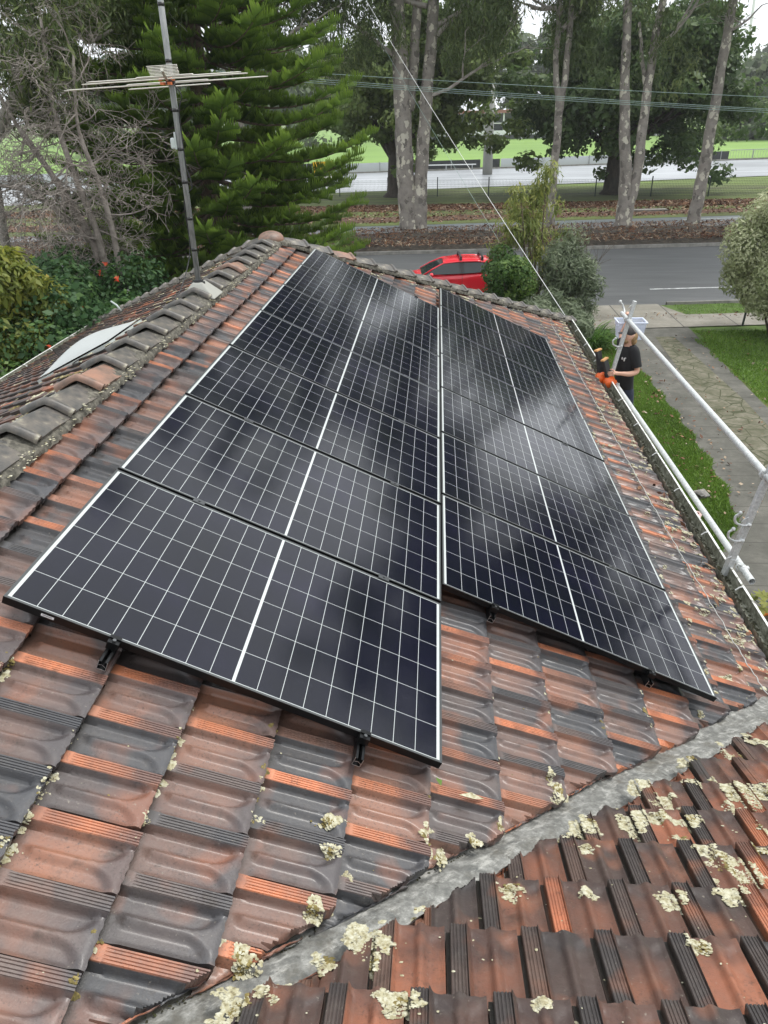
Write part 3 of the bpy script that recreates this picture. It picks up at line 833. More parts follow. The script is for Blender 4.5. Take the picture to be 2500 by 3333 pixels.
RAILROT = Matrix.Rotation(TH, 4, 'Y')
def rail(v, u0, u1, label):
    t0 = thing('mounting_rail', label, 'rail', pl(v, u0, -0.0342), 'aluminium mounting rails under the panels', (0, TH, 0))
    L = u1 - u0
    # open C section: x across, z height, extruded in y
    a, h, w_ = 0.018, 0.042, 0.0022
    r_ = MB()
    for poly in ([(-a, -h), (a, -h), (a, -h + w_), (-a, -h + w_)], [(-a, -h), (-a + w_, -h), (-a + w_, -.001), (-a, -.001)], [(a - w_, -h), (a, -h), (a, -.001), (a - w_, -.001)],
                 [(-a, -.003), (-.007, -.003), (-.007, -.001), (-a, -.001)], [(.007, -.003), (a, -.003), (a, -.001), (.007, -.001)],
                 [(-a, -h * .55), (-0.004, -h * .42), (-0.004, -h * .42 + w_), (-a, -h * .55 + w_)], [(0.004, -h * .42), (a, -h * .55), (a, -h * .55 + w_), (0.004, -h * .42 + w_)]):
        r_.prism(poly, 0, L)
    r_.build('rail_section', 'black_anodised', t0, local=True)
    e_ = MB()
    for poly in ([(-a, -h), (a, -h), (a, -h + .002), (-a, -h + .002)], [(-a, -h), (-a + .002, -h), (-a + .002, 0), (-a, 0)], [(a - .002, -h), (a, -h), (a, 0), (a - .002, 0)],
                 [(-a, -h * .55), (-0.002, -h * .42), (-0.002, -h * .42 + .002), (-a, -h * .55 + .002)], [(0.0, -h * .42), (a, -h * .7), (a, -h * .7 + .002), (0, -h * .42 + .002)]):
        e_.prism(poly, -0.0006, -0.0001)
    e_.build('cut_end', 'raw_aluminium', t0, local=True)
    # end clamp
    pu = 0.0 if v < 1.8 else 1.3295
    for end, sg in ((pu - u0, -1), (pu + 7 * 1.154 - 0.02 - u0, 1)):
        c_ = MB(); c_.box((0, end + sg * 0.016, 0.017), (0.045, 0.026, 0.034)); c_.box((0, end - sg * 0.002, 0.0385), (0.045, 0.018, 0.004))
        cc = c_.build('end_clamp', 'black_anodised', t0, local=True)
        b_ = MB(); b_.tube([(0, end + sg * 0.016, 0.034), (0, end + sg * 0.016, 0.042)], 0.0075, 8); b_.build('bolt', 'clamp_grey', cc, local=True)
    for k in range(1, 7):
        c_ = MB(); yy_ = pu + k * 1.154 - 0.01 - u0
        c_.box((0, yy_, 0.0375), (0.062, 0.038, 0.003)); c_.tube([(0, yy_, 0.038), (0, yy_, 0.044)], 0.006, 8)
        c_.build('mid_clamp', 'clamp_grey', t0, local=True)
    f_ = MB()
    q = 0.35
    while q < L:
        f_.box((0, q, -0.062), (0.03, 0.035, 0.045)); q += 1.2
    f_.build('roof_bracket', 'raw_aluminium', t0, local=True)
    return t0
rail(0.44, -0.10, 8.18, 'rail under the ridge side of the left panel column, cut end poking out')
rail(1.49, -0.105, 8.18, 'rail end poking out near the front right corner of the nearest left panel')
rail(2.18, 1.265, 9.5, 'rail under the right panel column, its end beside the gap between columns')
rail(3.225, 1.265, 9.5, 'lowest rail on the roof, under the right panel column near the gutter')

# ================================================================== ANTENNA
MX, MY = RX, 4.67
ant = thing('antenna_mast', 'grey galvanised television mast with black tape bands standing in a mortar block on the ridge', 'antenna', (MX, MY, RZ))
mb = MB(); mb.tube([(MX, MY, RZ + 0.08), (MX, MY, 3.6)], 0.0245, 16); mb.build('mast_pole', 'weathered_galvanised', ant, True)
for z_ in (0.78, 1.075, 1.33, 1.62, 1.97, 2.35, 0.52, 2.75): MB().tube([(MX, MY, z_ - 0.013), (MX, MY, z_ + 0.013)], 0.0262, 16).build('tape_band', 'black_tape', ant, True)
mb = MB(); mb.tube([(MX, MY, RZ + 0.07), (MX, MY, RZ + 0.125)], 0.046, 18); mb.box((MX + .05, MY - .02, RZ + .095), (.03, .02, .035)); mb.build('base_collar', 'tool_black', ant)
mb = MB()
sx = 0.13
mb.add([(MX - sx, MY - .16, RZ + .0), (MX + sx + .05, MY - .16, RZ - .02), (MX + sx + .05, MY + .16, RZ - .02), (MX - sx, MY + .16, RZ), (MX - .045, MY - .06, RZ + .105), (MX + .05, MY - .06, RZ + .105), (MX + .05, MY + .06, RZ + .11), (MX - .045, MY + .06, RZ + .11)],
       [(3, 2, 1, 0), (4, 5, 6, 7), (0, 1, 5, 4), (1, 2, 6, 5), (2, 3, 7, 6), (3, 0, 4, 7)])
mb.build('base_block', 'concrete_pole', ant, bevel=0.012)
# antenna head: boom points at the camera side, elements across
head = thing('tv_antenna', 'yagi television antenna with long pale rods and orange insulator plates clamped to the mast', 'antenna', (MX - .02, MY, 1.84))
bz = 1.86
mb = MB()
bd = Vector((0.147, -0.55, 0.047)).normalized(); bc = Vector((-0.58, 4.63, 1.838))
mb.tube([bc - bd * 0.42, bc + bd * 0.55], 0.0125, 8); mb.build('boom', 'antenna_aluminium', head)
el = MB(); ed = Vector((1.588, .50, .08)).normalized()
def rod(p, l, ang=0.0, r=0.0052, dz=0.0):
    dd = (Matrix.Rotation(ang, 3, 'Z') @ ed)
    el.tube([p - dd * l / 2 + Vector((0, 0, dz)), p - dd * l / 2 * .95, p + dd * l / 2 * .95, p + dd * l / 2], [r * .4, r, r, r * .4], 6)
for q, l in ((-0.38, 0.69), (-0.17, 1.66), (-0.10, 0.66), (0.10, 1.30), (0.20, 1.19), (0.26, 0.44)):
    rod(bc + bd * q + Vector((0, 0, -0.006)), l, 0.02 * math.sin(q * 40))
for k in range(9): rod(bc + bd * (0.14 + k * 0.047) + Vector((0, 0, 0.002 + k * .0035)), 0.225, 0.01 * math.sin(k * 3), 0.0030)
el.build('rods', 'antenna_aluminium', head)
mb = MB()
for sg in (-1, 1):
    mb.box(bc + bd * 0.05 + Vector((sg * 0.035, 0, 0.005)), (0.055, 0.05, 0.014), Matrix.Rotation(sg * 0.5, 3, 'Y'))
    mb.box(bc + bd * -0.02 + Vector((sg * 0.03, 0, -0.025)), (0.03, 0.10, 0.02))
mb.build('insulator_plate', 'antenna_orange', head)
mb = MB(); mb.box((MX, MY - .02, bz - .03), (.07, .03, .05)); mb.build('mast_clamp', 'tool_black', head)
amp = thing('mast_amplifier', 'small pale plastic amplifier box strapped to the mast below the antenna', 'amplifier', (MX - .06, MY, 1.37))
mb = MB(); mb.box((MX - .052, MY - .012, 1.375), (.038, .045, .085)); mb.build('amplifier_case', 'plastic_grey', amp, bevel=.012)
mb = MB(); mb.box((MX - .027, MY - .012, 1.395), (.014, .03, .13)); mb.build('strap', 'plastic_grey', amp)
def spline(pts, n=10):
    P = [Vector(p) for p in pts]; P = [P[0] * 2 - P[1]] + P + [P[-1] * 2 - P[-2]]; out = []
    for i in range(1, len(P) - 2):
        for k in range(n):
            t_ = k / n; a, b_, c, d = P[i - 1:i + 3]
            out.append(0.5 * ((2 * b_) + (c - a) * t_ + (2 * a - 5 * b_ + 4 * c - d) * t_ ** 2 + (3 * b_ - a - 3 * c + d) * t_ ** 3))
    out.append(P[-2]); return out
mb = MB()
mb.tube(spline([(MX + .03, MY - .03, 1.80), (MX + .075, MY - .02, 1.72), (MX + .035, MY - .01, 1.62), (MX + .027, MY, 1.4), (MX + .028, MY, 1.2), (MX + .05, MY, 1.10), (MX + .055, MY, 1.03), (MX + .03, MY, 1.0), (MX - .028, MY - .01, .9),
                (MX - .03, MY, .6), (MX - .05, MY - .05, .42), (MX - .10, MY - .35, .18), (MX - .22, MY - .75, 0.06), (-1.0, 3.5, -.04), (-1.22, 3.62, -.14), (-1.42, 3.86, -.235), (-1.42, 3.70, -.235), (-1.2, 3.4, -.13)], 6), 0.0055, 6)
tag(mb.build('antenna_cable', 'cable_black', None, True), 'black coaxial cable running down the mast and trailing across the lichen-covered tiles', 'cable')

# ================================================================== white skylight on the left face
sk = thing('skylight', 'white bulging polycarbonate skylight lying on the left roof face', 'skylight', (-1.6, 4.6, -.4), None)
V = []; F = []; nx_, ny_ = 14, 20
ax = Vector((-CT, 0, -ST)); ayy = Vector((0, 1, 0)); an = Vector((-ST, 0, CT))
o0 = Vector((-1.25, 4.12, RZ + (-1.25 + .557) * TN))
for j in range(ny_ + 1):
    for i in range(nx_ + 1):
        a, b_ = i / nx_, j / ny_
        V.append(o0 + ax * (a * .80) + ayy * (b_ * .80) + an * (0.05 + 0.10 * math.sin(math.pi * a) ** .8 * math.sin(math.pi * b_) ** .7))
for j in range(ny_):
    for i in range(nx_):
        q = j * (nx_ + 1) + i; F.append((q, q + 1, q + nx_ + 2, q + nx_ + 1))
np_mesh('dome', V, F, 'white_polycarbonate', sk, smooth=True)
mb = MB(); Rk = Matrix((ax, ayy, an)).transposed()
for c, d in (((0.40, 0, .02), (.82, .02, .03)), ((0.40, .80, .02), (.82, .02, .03)), ((0, .40, .02), (.02, .82, .03)), ((.80, .40, .02), (.02, .82, .03))):
    mb.box(o0 + ax * c[0] + ayy * c[1] + an * c[2], d, Rk)
mb.build('skylight_frame', 'plastic_grey', sk)
# small white conduit stub beyond the hip
mb = MB(); mb.tube([(-3.98, 10.9, -1.46), (-4.06, 10.93, -1.36), (-4.18, 11.0, -1.31)], 0.016, 8)
tag(mb.build('conduit_stub', 'plastic_grey', None, True), 'short white bent conduit sticking up past the far left hip capping', 'conduit')

# ================================================================== guard rail (scaffold tubes)
GR = 'guard rail posts and tubes along the gutter'
def coupler(mb, p, r=0.036):
    mb.tube([p + Vector((0, -.03, 0)), p + Vector((0, .03, 0))], r, 12)
    mb.tube([p + Vector((-.02, 0, .03)), p + Vector((-.055, 0, .055)), p + Vector((-.075, -.01, .03)), p + Vector((-.05, -.02, -.02))], 0.009, 6)
    mb.box(p + Vector((.03, 0, 0)), (.03, .035, .05))
def post(y_, label, hooks):
    b0 = Vector((4.20, y_, -2.42)); t1 = Vector((4.475, y_, -0.92 if y_ > 5 else -0.80))
    p = thing('guard_rail_post', label, 'scaffold post', b0, GR)
    d_ = (t1 - b0); L = d_.length; z_ = d_.normalized(); x_ = Vector((0, 1, 0)).cross(z_); Rm = Matrix((x_, Vector((0, 1, 0)), z_)).transposed()
    mb = MB(); mb.box(b0 + d_ / 2, (.050, .058, L), Rm); mb.build('square_tube', 'galvanised', p, bevel=.004)
    mb = MB(); mb.box(b0 + z_ * .22 + x_ * -.0, (.052, .075, .40), Rm); mb.box(b0 + Vector((-.02, 0, .0)), (.12, .09, .012)); mb.build('base_sleeve', 'galvanised', p, bevel=.003)
    for q in hooks:
        mb = MB(); c = b0 + z_ * q
        mb.tube(spline([c + Vector((.02, -.03, 0)), c + Vector((-.05, -.045, .0)), c + Vector((-.12, -.05, .03)), c + Vector((-.135, -.05, .09)), c + Vector((-.10, -.05, .12))], 5), .011, 6)
        mb.ell(c + Vector((-.10, -.05, .125)), (.018, .018, .018), 8, 6); mb.tube([c + Vector((0, -.05, 0)), c + Vector((0, .05, 0))], .016, 8)
        mb.build('hook_clamp', 'galvanised', p, True)
    mb = MB()
    for q in (0.45, 0.85, L - .05):
        c = b0 + z_ * q
        mb.tube(spline([c + Vector((0, -.02, .0)), c + Vector((-.05, -.03, -.01)), c + Vector((-.075, -.03, -.045))], 4), .0055, 5)
    mb.build('spring_pin', 'galvanised', p, True)
    return p
post(8.95, 'far galvanised guard rail post in front of the man', (0.86,))
post(3.65, 'near galvanised guard rail post standing in the gutter at the right edge', (0.62, 0.78))
TB = [((4.425, 9.42, -1.205), (4.40, 2.6, -1.2), 'upper galvanised scaffold tube of the guard rail'), ((4.36, 10.02, -2.19), (4.39, 3.44, -2.12), 'lower galvanised scaffold tube with its open end past the near post')]
for a, b_, lab in TB:
    t0 = thing('scaffold_tube', lab, 'scaffold tube', a, GR)
    a, b_ = Vector(a), Vector(b_); V = []; F = []; d_ = (b_ - a).normalized(); e1 = d_.orthogonal().normalized(); e2 = d_.cross(e1); n = 20; r0, r1 = .0310, .0270
    mb = MB()
    for r_, p in ((r0, a), (r0, b_), (r1, b_), (r1, a)):
        for k in range(n):
            an_ = 2 * math.pi * k / n; V.append(p + (e1 * math.cos(an_) + e2 * math.sin(an_)) * r_)
    for i in range(4):
        for k in range(n):
            j = (i + 1) % 4; F.append((i * n + k, i * n + (k + 1) % n, j * n + (k + 1) % n, j * n + k))
    mb.add(V, F); mb.build('tube', 'galvanised', t0, True).data.set_sharp_from_angle(angle=math.radians(40))
    for y_ in (8.95, 3.65):
        f = (y_ - a.y) / (b_.y - a.y); mb = MB(); coupler(mb, a.lerp(b_, f)); mb.build('coupler', 'galvanised', t0, True)
mb = MB(); mb.tube(spline([(4.46, 9.4, -1.2), (4.47, 9.5, -1.17), (4.44, 9.52, -1.10), (4.41, 9.50, -1.07)], 5), .016, 8); mb.ell((4.40, 9.5, -1.05), (.025, .025, .025), 8, 6)
tag(mb.build('tube_end_hook', 'galvanised', None, True), 'galvanised hook fitting on the far end of the upper scaffold tube', 'hook')

# rope lying over the tiles near the gutter
rp = [(4.1, 11.24), (4.15, 10.0), (4.14, 8.6), (4.17, 7.09), (4.18, 5.88), (4.19, 4.8), (4.21, 3.7), (4.25, 2.96), (4.28, 2.19), (4.32, 1.75)]
mb = MB(); pts = []
for i, q in enumerate(spline([(a, b_, 0) for a, b_ in rp], 16)):
    pts.append(pl(q[0] + 0.006 * math.sin(i * .8), q[1], -0.088 + 0.004 * math.sin(i * 1.9)))
mb.tube(pts, 0.0042, 5); tag(mb.build('safety_line', 'rope_grey', None, True), 'thin grey line lying along the tiles beside the gutter', 'rope')

# overhead wires
def wire(name, label, a, b_, r, m, sag, group=None, n=30):
    a, b_ = Vector(a), Vector(b_); mb = MB()
    mb.tube([a.lerp(b_, i / n) - Vector((0, 0, sag * 4 * (i / n) * (1 - i / n))) for i in range(n + 1)], r, 5)
    return tag(mb.build(name, m, None, True), label, 'wire', group)
wire('service_wire', 'white service wire falling from the top of the picture to the gutter corner', (4.2, 12.75, -2.12), (-3.9, 45.5, 9.4), 0.0065, 'white_paint', 0.25)
wire('service_wire', 'thin dark stay wire beside the white service wire', (5.2, 22.5, -4.5), (-3.0, 44.5, 7.2), 0.006, 'wire_green', 0.1)
for k, (z0, z1, lab) in enumerate(((2.98, 1.62, 'lowest overhead power line crossing in front of the gum trunks'), (3.06, 1.70, 'second overhead power line from the bottom of the bundle'), (3.14, 1.76, 'upper line of the tight bundle of three power lines'), (3.43, 2.26, 'single overhead power line running above the bundle'))):
    dx = 18.5; s_ = (z1 - z0) / dx
    wire('power_line', lab, (-1.05 - 30, 40 - k * .15, z0 - s_ * 30 + .4), (-1.05 + 60, 40 - k * .15, z0 + s_ * 60 + .4), 0.013, 'wire_green', 0.9, 'power lines strung along the street')

# ================================================================== GROUND, ROADS
def S(name, pts, dz, m, **k): return sheet(name, pts, ZG + dz, m, **k)
far = 900
S('ground', [(-far, -60), (far, -60), (far, 1200), (-far, 1200)], -0.03, 'park_grass')
nk = lambda x: 23.95 + 0.09 * x          # near kerb
fk = lambda x: 35.95 + 0.085 * x         # median kerb
r2a = lambda x: 42.95 + 0.07 * x
r2b = lambda x: 46.5 + 0.11 * x
xa, xb = -90, 110
S('garden_ground', [(-40, -10), (4.6, -10), (4.6, nk(4.6) - 3.4), (-40, nk(-40) - 3.4)], 0.0, 'garden_soil')
S('road', [(xa, nk(xa)), (xb, nk(xb)), (xb, fk(xb)), (xa, fk(xa))], 0.0, 'asphalt_near')
S('road', [(xa, r2a(xa) - 1.5), (xb, r2a(xb) - 1.5), (xb, r2b(xb)), (xa, r2b(xa))], 0.0, 'asphalt_far')
S('nature_strip', [(xa, nk(xa) - 1.6), (xb, nk(xb) - 1.6), (xb, nk(xb) - .15), (xa, nk(xa) - .15)], 0.03, 'lawn_soil')
S('footpath', [(xa, nk(xa) - 3.1), (xb, nk(xb) - 3.1), (xb, nk(xb) - 1.55), (xa, nk(xa) - 1.55)], 0.034, 'path_concrete')
S('driveway_crossing', [(4.9, nk(4.9) - 1.7), (9.9, nk(9.9) - 1.7), (9.3, nk(9.3) + .02), (4.4, nk(4.4) + .02)], 0.038, 'path_concrete')
S('front_lawn', [(4.6, 3), (7.05, 3), (7.05, nk(7) - 2.8), (4.6, nk(4.6) - 2.8)], 0.0, 'lawn_soil')
S('front_lawn', [(9.25, 3), (26, 3), (26, nk(26) - 2.8), (9.5, nk(9.5) - 2.8)], 0.0, 'lawn_soil')
S('driveway', [(5.0, -3), (9.3, -3), (9.2, 14.8), (9.5, nk(9.5) - 2.8), (7.0, nk(7) - 2.8), (7.04, 14), (6.95, 11.5), (6.82, 9.95), (6.5, 8.74), (6.2, 8.2), (5.4, 7.6), (4.7, 7.5), (4.7, -3)], 0.012, 'concrete')
S('driveway', [(8.2, 20.6), (8.75, 20.6), (8.85, 15), (8.65, 10), (8.6, 7), (7.8, 7), (7.8, 11), (7.85, 15)], 0.018, 'crazy_paving')
def strip(name, f, x0, x1, w_, h, m, n=60):
    V = []; F = []
    for i in range(n + 1):
        x_ = x0 + (x1 - x0) * i / n; y_ = f(x_)
        V += [(x_, y_, ZG - 0.02), (x_, y_ + .02, ZG + h), (x_, y_ + w_ - .02, ZG + h), (x_, y_ + w_, ZG - 0.02)]
    for i in range(n):
        for j in range(3): F.append((i * 4 + j, i * 4 + 4 + j, i * 4 + 5 + j, i * 4 + 1 + j))
    o = np_mesh(name, V, F, m); o['kind'] = 'structure'
    o.data.flip_normals(); return o
strip('kerb', lambda x: nk(x) - 0.15, 9.6, xb, 0.16, 0.12, 'kerb_concrete')
strip('kerb', lambda x: nk(x) - 0.15, xa, 4.2, 0.16, 0.12, 'kerb_concrete')
strip('kerb', lambda x: fk(x), xa, xb, 0.22, 0.14, 'kerb_concrete')
S('road_marking', [(9.7, 27.35), (24, 28.5), (24, 28.62), (9.7, 27.47)], 0.006, 'line_paint')
S('road_marking', [(4.6, 44.5), (7.4, 44.75), (7.4, 44.87), (4.6, 44.62)], 0.006, 'line_paint')
S('road_marking', [(16.5, 47.2), (32, 48.9), (32, 49.03), (16.5, 47.33)], 0.006, 'line_paint')
S('road_marking', [(-8.0, 43.5), (-4.4, 43.75), (-4.4, 43.87), (-8.0, 43.62)], 0.006, 'line_paint')
# mulch median as a low mound
r_ = np.random.default_rng(2)
nx_, ny_ = 240, 14; V = []
for j in range(ny_ + 1):
    for i in range(nx_ + 1):
        x_ = -60 + 130 * i / nx_; y0 = fk(x_) + .2; y1 = r2a(x_) + .1 + 0.3 * math.sin(x_ * .6); f = j / ny_
        V.append((x_, y0 + (y1 - y0) * f, ZG + 0.02 + 0.34 * math.sin(math.pi * min(1, f * 1.05)) ** .7 + 0.03 * r_.normal()))
g = np.arange((nx_ + 1) * (ny_ + 1)).reshape(ny_ + 1, nx_ + 1)
Q = np.stack([g[:-1, :-1].ravel(), g[:-1, 1:].ravel(), g[1:, 1:].ravel(), g[1:, :-1].ravel()], 1)
np_mesh('median_mound', V, Q, 'mulch', smooth=True)['kind'] = 'structure'
S('verge', [(xa, r2b(xa)), (xb, r2b(xb)), (xb, 66), (xa, 74)], 0.01, 'verge_grass')
# leaf-litter bands on the verge
def blob_sheet(name, f0, f1, z, m, x0=-50, x1=60, n=220, seed=1):
    r_ = np.random.default_rng(seed); V = []; F = []
    for i in range(n + 1):
        x_ = x0 + (x1 - x0) * i / n
        V += [(x_, f0(x_) + r_.normal() * .15, ZG + z), (x_, f1(x_) + r_.normal() * .25, ZG + z)]
    for i in range(n): F.append((2 * i, 2 * i + 2, 2 * i + 3, 2 * i + 1))
    o = np_mesh(name, V, F, m); o['kind'] = 'structure'; return o
noisy('leafy_dirt', [(0.3, (0.045, 0.028, 0.018)), (0.5, (0.10, 0.055, 0.035)), (0.7, (0.17, 0.10, 0.065))], 3, 1.0, 0.5, 9)
blob_sheet('litter_bed', lambda x: 53.8 + .03 * x, lambda x: 57.2 + .01 * x, 0.018, 'leafy_dirt')
blob_sheet('litter_bed', lambda x: 48.2 + .10 * x, lambda x: 50.6 + .08 * x, 0.018, 'leafy_dirt', seed=4)
cpn = lambda x: 69.7 + .235 * x
cpf = lambda x: 92.4 + .215 * x
S('car_park', [(-90, cpn(-90)), (80, cpn(80)), (80, cpf(80)), (-90, cpf(-90))], 0.02, 'wet_carpark')
S('sports_field', [(-250, cpf(-250) + 3), (250, cpf(250) + 3), (420, 360), (-420, 300)], 0.03, 'oval_grass')
strip('kerb', lambda x: cpf(x) + .1, -90, 80, 0.3, 0.15, 'kerb_concrete')

# ================================================================== VEGETATION HELPERS
def leaves(C_, N_, l, w_, rng, lscale=0.35, T=None, tint=None, fold=0.0):
    """rhombic leaves: centres C_, normals N_, length l, width w_; T optional direction of the midrib"""
    n = len(C_)
    N_ = N_ / (np.linalg.norm(N_, axis=1, keepdims=True) + 1e-9)
    if T is None: T = rng.normal(size=(n, 3))
    T = T - N_ * (T * N_).sum(1, keepdims=True); T /= (np.linalg.norm(T, axis=1, keepdims=True) + 1e-9)
    B = np.cross(N_, T); sc = np.exp(rng.normal(0, lscale, n))[:, None]
    a = C_ - T * l * .5 * sc; c = C_ + T * l * .5 * sc; b_ = C_ + B * w_ * .5 * sc + N_ * fold; d = C_ - B * w_ * .5 * sc + N_ * fold
    V = np.stack([a, b_, c, d], 1).reshape(-1, 3)
    F = np.arange(n * 4).reshape(n, 4)
    if tint is None: tint = rng.random(n)
    return V, F, np.repeat(np.clip(tint, 0, 1), 4)
def join(parts):
    V, F, A = [], [], []; o = 0
    for v, f, a in parts:
        V.append(v); F.append(f + o); A.append(a); o += len(v)
    return np.concatenate(V), np.concatenate(F), np.concatenate(A)
def leaf_obj(name, m, parent, V, F, A): return np_mesh(name, V, F, m, parent, dict(tint=A))

def blob_leaves(blobs, n, l, w_, seed, squash=1.0, up=0.35, shell=0.25, droop=None):
    """blobs: (x,y,z,r) list"""
    rng = np.random.default_rng(seed); B = np.array(blobs, float)
    wgt = B[:, 3] ** 2; wgt /= wgt.sum()
    k = rng.choice(len(B), n, p=wgt); D = rng.normal(size=(n, 3)); D /= np.linalg.norm(D, axis=1, keepdims=True)
    rr = 1 - np.abs(rng.normal(0, shell, n)); rr = np.clip(rr, 0.1, 1.1)
    C_ = B[k, :3] + D * (B[k, 3] * rr)[:, None] * np.array([1, 1, squash])
    N_ = D + rng.normal(0, 0.45, (n, 3)) + np.array([0, 0, up])
    blobt = rng.random(len(B))[k]
    tint = 0.35 * blobt + 0.45 * rng.random(n) + 0.2 * (D[:, 2] * .5 + .5)
    T = None
    if droop is not None:
        T = rng.normal(0, 0.4, (n, 3)) + np.array([0, 0, -droop]) + D * 0.3
    return leaves(C_, N_, l, w_, rng, T=T, tint=tint)

def grow(mbt, p, d, L, r, depth, rng, tips, bend=0.25, split=3, spread=0.7, upb=0.15, sides=7, ratio=0.68, minr=0.004, segs=5):
    pts = [Vector(p)]; rad = [r]; d = Vector(d).normalized()
    for i in range(segs):
        d = (d + Vector((rng.gauss(0, bend), rng.gauss(0, bend), rng.gauss(0, bend) + upb)) * 0.5).normalized()
        pts.append(pts[-1] + d * (L / segs)); rad.append(max(minr, r * (1 - 0.45 * (i + 1) / segs)))
    mbt.tube(pts, rad, sides if r > 0.03 else (5 if r > 0.012 else 3), cap=False)
    if depth == 0: tips.append((pts[-1], d)); return
    tips.append((pts[-1], d)) if depth == 1 else None
    for k in range(split):
        i = segs if k == 0 else rng.randint(max(1, segs // 2), segs)
        q = pts[i]
        nd = (d + Vector((rng.gauss(0, spread), rng.gauss(0, spread), rng.gauss(0, spread * .6)))).normalized()
        grow(mbt, q, nd, L * ratio * rng.uniform(.75, 1.15), rad[i] * .72, depth - 1, rng, tips, bend, split, spread, upb, sides, ratio, minr, segs)

# ================================================================== NORFOLK ISLAND PINE
def finger_frond(rng, L=0.70, pairs=12, fl=0.31, w_=0.042):
    """a comb-like spray of upward curving fingers, along +x, up = +z; ribbons as quads"""
    V = []; F = []; A = []
    for i in range(pairs):
        f = (i + 0.4) / pairs; c = np.array([L * f, 0, 0.10 * L * math.sin(f * 2.0)])
        for sg in (-1, 1):
            ln = fl * (0.55 + 0.6 * math.sin(math.pi * min(1, f * .8 + .15))) * rng.uniform(.8, 1.15)
            d = np.array([0.75, sg * rng.uniform(.55, .95), 0.15]); d /= np.linalg.norm(d)
            p = c.copy(); side = np.array([-d[1], d[0], 0]) * w_ * .5
            P = []
            for s_ in range(4):
                wd = side * (1.0, 1.15, .95, .35)[s_]
                P.append((p - wd, p + wd)); d = d + np.array([0, 0, 0.42]); d /= np.linalg.norm(d); p = p + d * ln / 3
            o = len(V)
            for a, b_ in P: V += [a, b_]
            for s_ in range(3): F.append((o + 2 * s_, o + 2 * s_ + 1, o + 2 * s_ + 3, o + 2 * s_ + 2))
            A += [0.15, 0.15, 0.4, 0.4, 0.7, 0.7, 1.0, 1.0]
    return np.array(V), np.array(F), np.array(A)
def norfolk_pine(px, py, top):
    rng = random.Random(17); nr = np.random.default_rng(17)
    t0 = thing('norfolk_pine', 'tall conifer with comb-like whorled branches beyond the ridge, behind the antenna mast', 'tree', (px, py, ZG))
    wood = MB(); H = top - ZG
    wood.tube([(px, py, ZG), (px + .05, py, ZG + H * .4), (px - .05, py, top - 1), (px, py, top)], [.30, .23, .08, .02], 12)
    fr_ = [finger_frond(rng) for _ in range(5)]
    parts = []
    z_ = ZG + 1.6
    while z_ < top - .3:
        f = (z_ - ZG) / H
        R = 3.75 * (1 - max(0, f - .30) / .72) ** 0.7 if f > .30 else 3.9
        R = max(.4, R)
        nb = 8; a0 = rng.uniform(0, 6.28)
        for b_ in range(nb):
            an_ = a0 + b_ * 6.283 / nb + rng.uniform(-.2, .2); Rb = R * rng.uniform(.72, 1.18)
            hd = np.array([math.cos(an_), math.sin(an_), 0]); pts = []
            for s_ in range(9):
                q = s_ / 8; pts.append(np.array([px, py, z_]) + hd * Rb * q + np.array([0, 0, -0.16 * Rb * math.sin(q * math.pi * .75) + 0.10 * Rb * q * q]))
            wood.tube([tuple(p) for p in pts], [.045 * (1 - .8 * s_ / 8) * (Rb / 4 + .3) for s_ in range(9)], 4, cap=False)
            side = np.array([-hd[1], hd[0], 0])
            # side sprays
            nf = max(3, int(Rb * 3.3))
            for k in range(nf):
                q = 0.28 + 0.72 * (k + .5) / nf; i_ = min(7, int(q * 8)); c = pts[i_] + (pts[i_ + 1] - pts[i_]) * (q * 8 - i_)
                for sg in (-1, 1):
                    ang = rng.uniform(.5, 1.05) * sg; L_ = rng.uniform(.75, 1.15) * (1.15 - .4 * q) * (.6 + .4 * min(1, Rb / 3))
                    x_ = hd * math.cos(ang) + side * math.sin(ang) + np.array([0, 0, rng.uniform(-.12, .28)]); x_ /= np.linalg.norm(x_)
                    z2 = np.array([0, 0, 1.]) + nr.normal(0, .18, 3); z2 -= x_ * (z2 @ x_); z2 /= np.linalg.norm(z2); y2 = np.cross(z2, x_)
                    v, fF, a = fr_[rng.randrange(5)]
                    parts.append((c + x_ * .03 + (v * L_) @ np.array([x_, y2, z2]), fF, np.clip(a * .8 + rng.uniform(-.18, .22), 0, 1)))
            x_ = hd + np.array([0, 0, .25]); x_ /= np.linalg.norm(x_); z2 = np.array([0, 0, 1.]); z2 -= x_ * (z2 @ x_); z2 /= np.linalg.norm(z2); y2 = np.cross(z2, x_)
            v, fF, a = fr_[0]; parts.append((pts[-1] - x_ * .2 + v @ np.array([x_, y2, z2]), fF, a))
        z_ += rng.uniform(.38, .5) * (1 if f < .6 else 1.1)
    wood.build('trunk', 'brown_bark', t0, True)
    leaf_obj('foliage', 'pine_needles', t0, *join(parts))
norfolk_pine(-4.75, 20.2, 14.5)

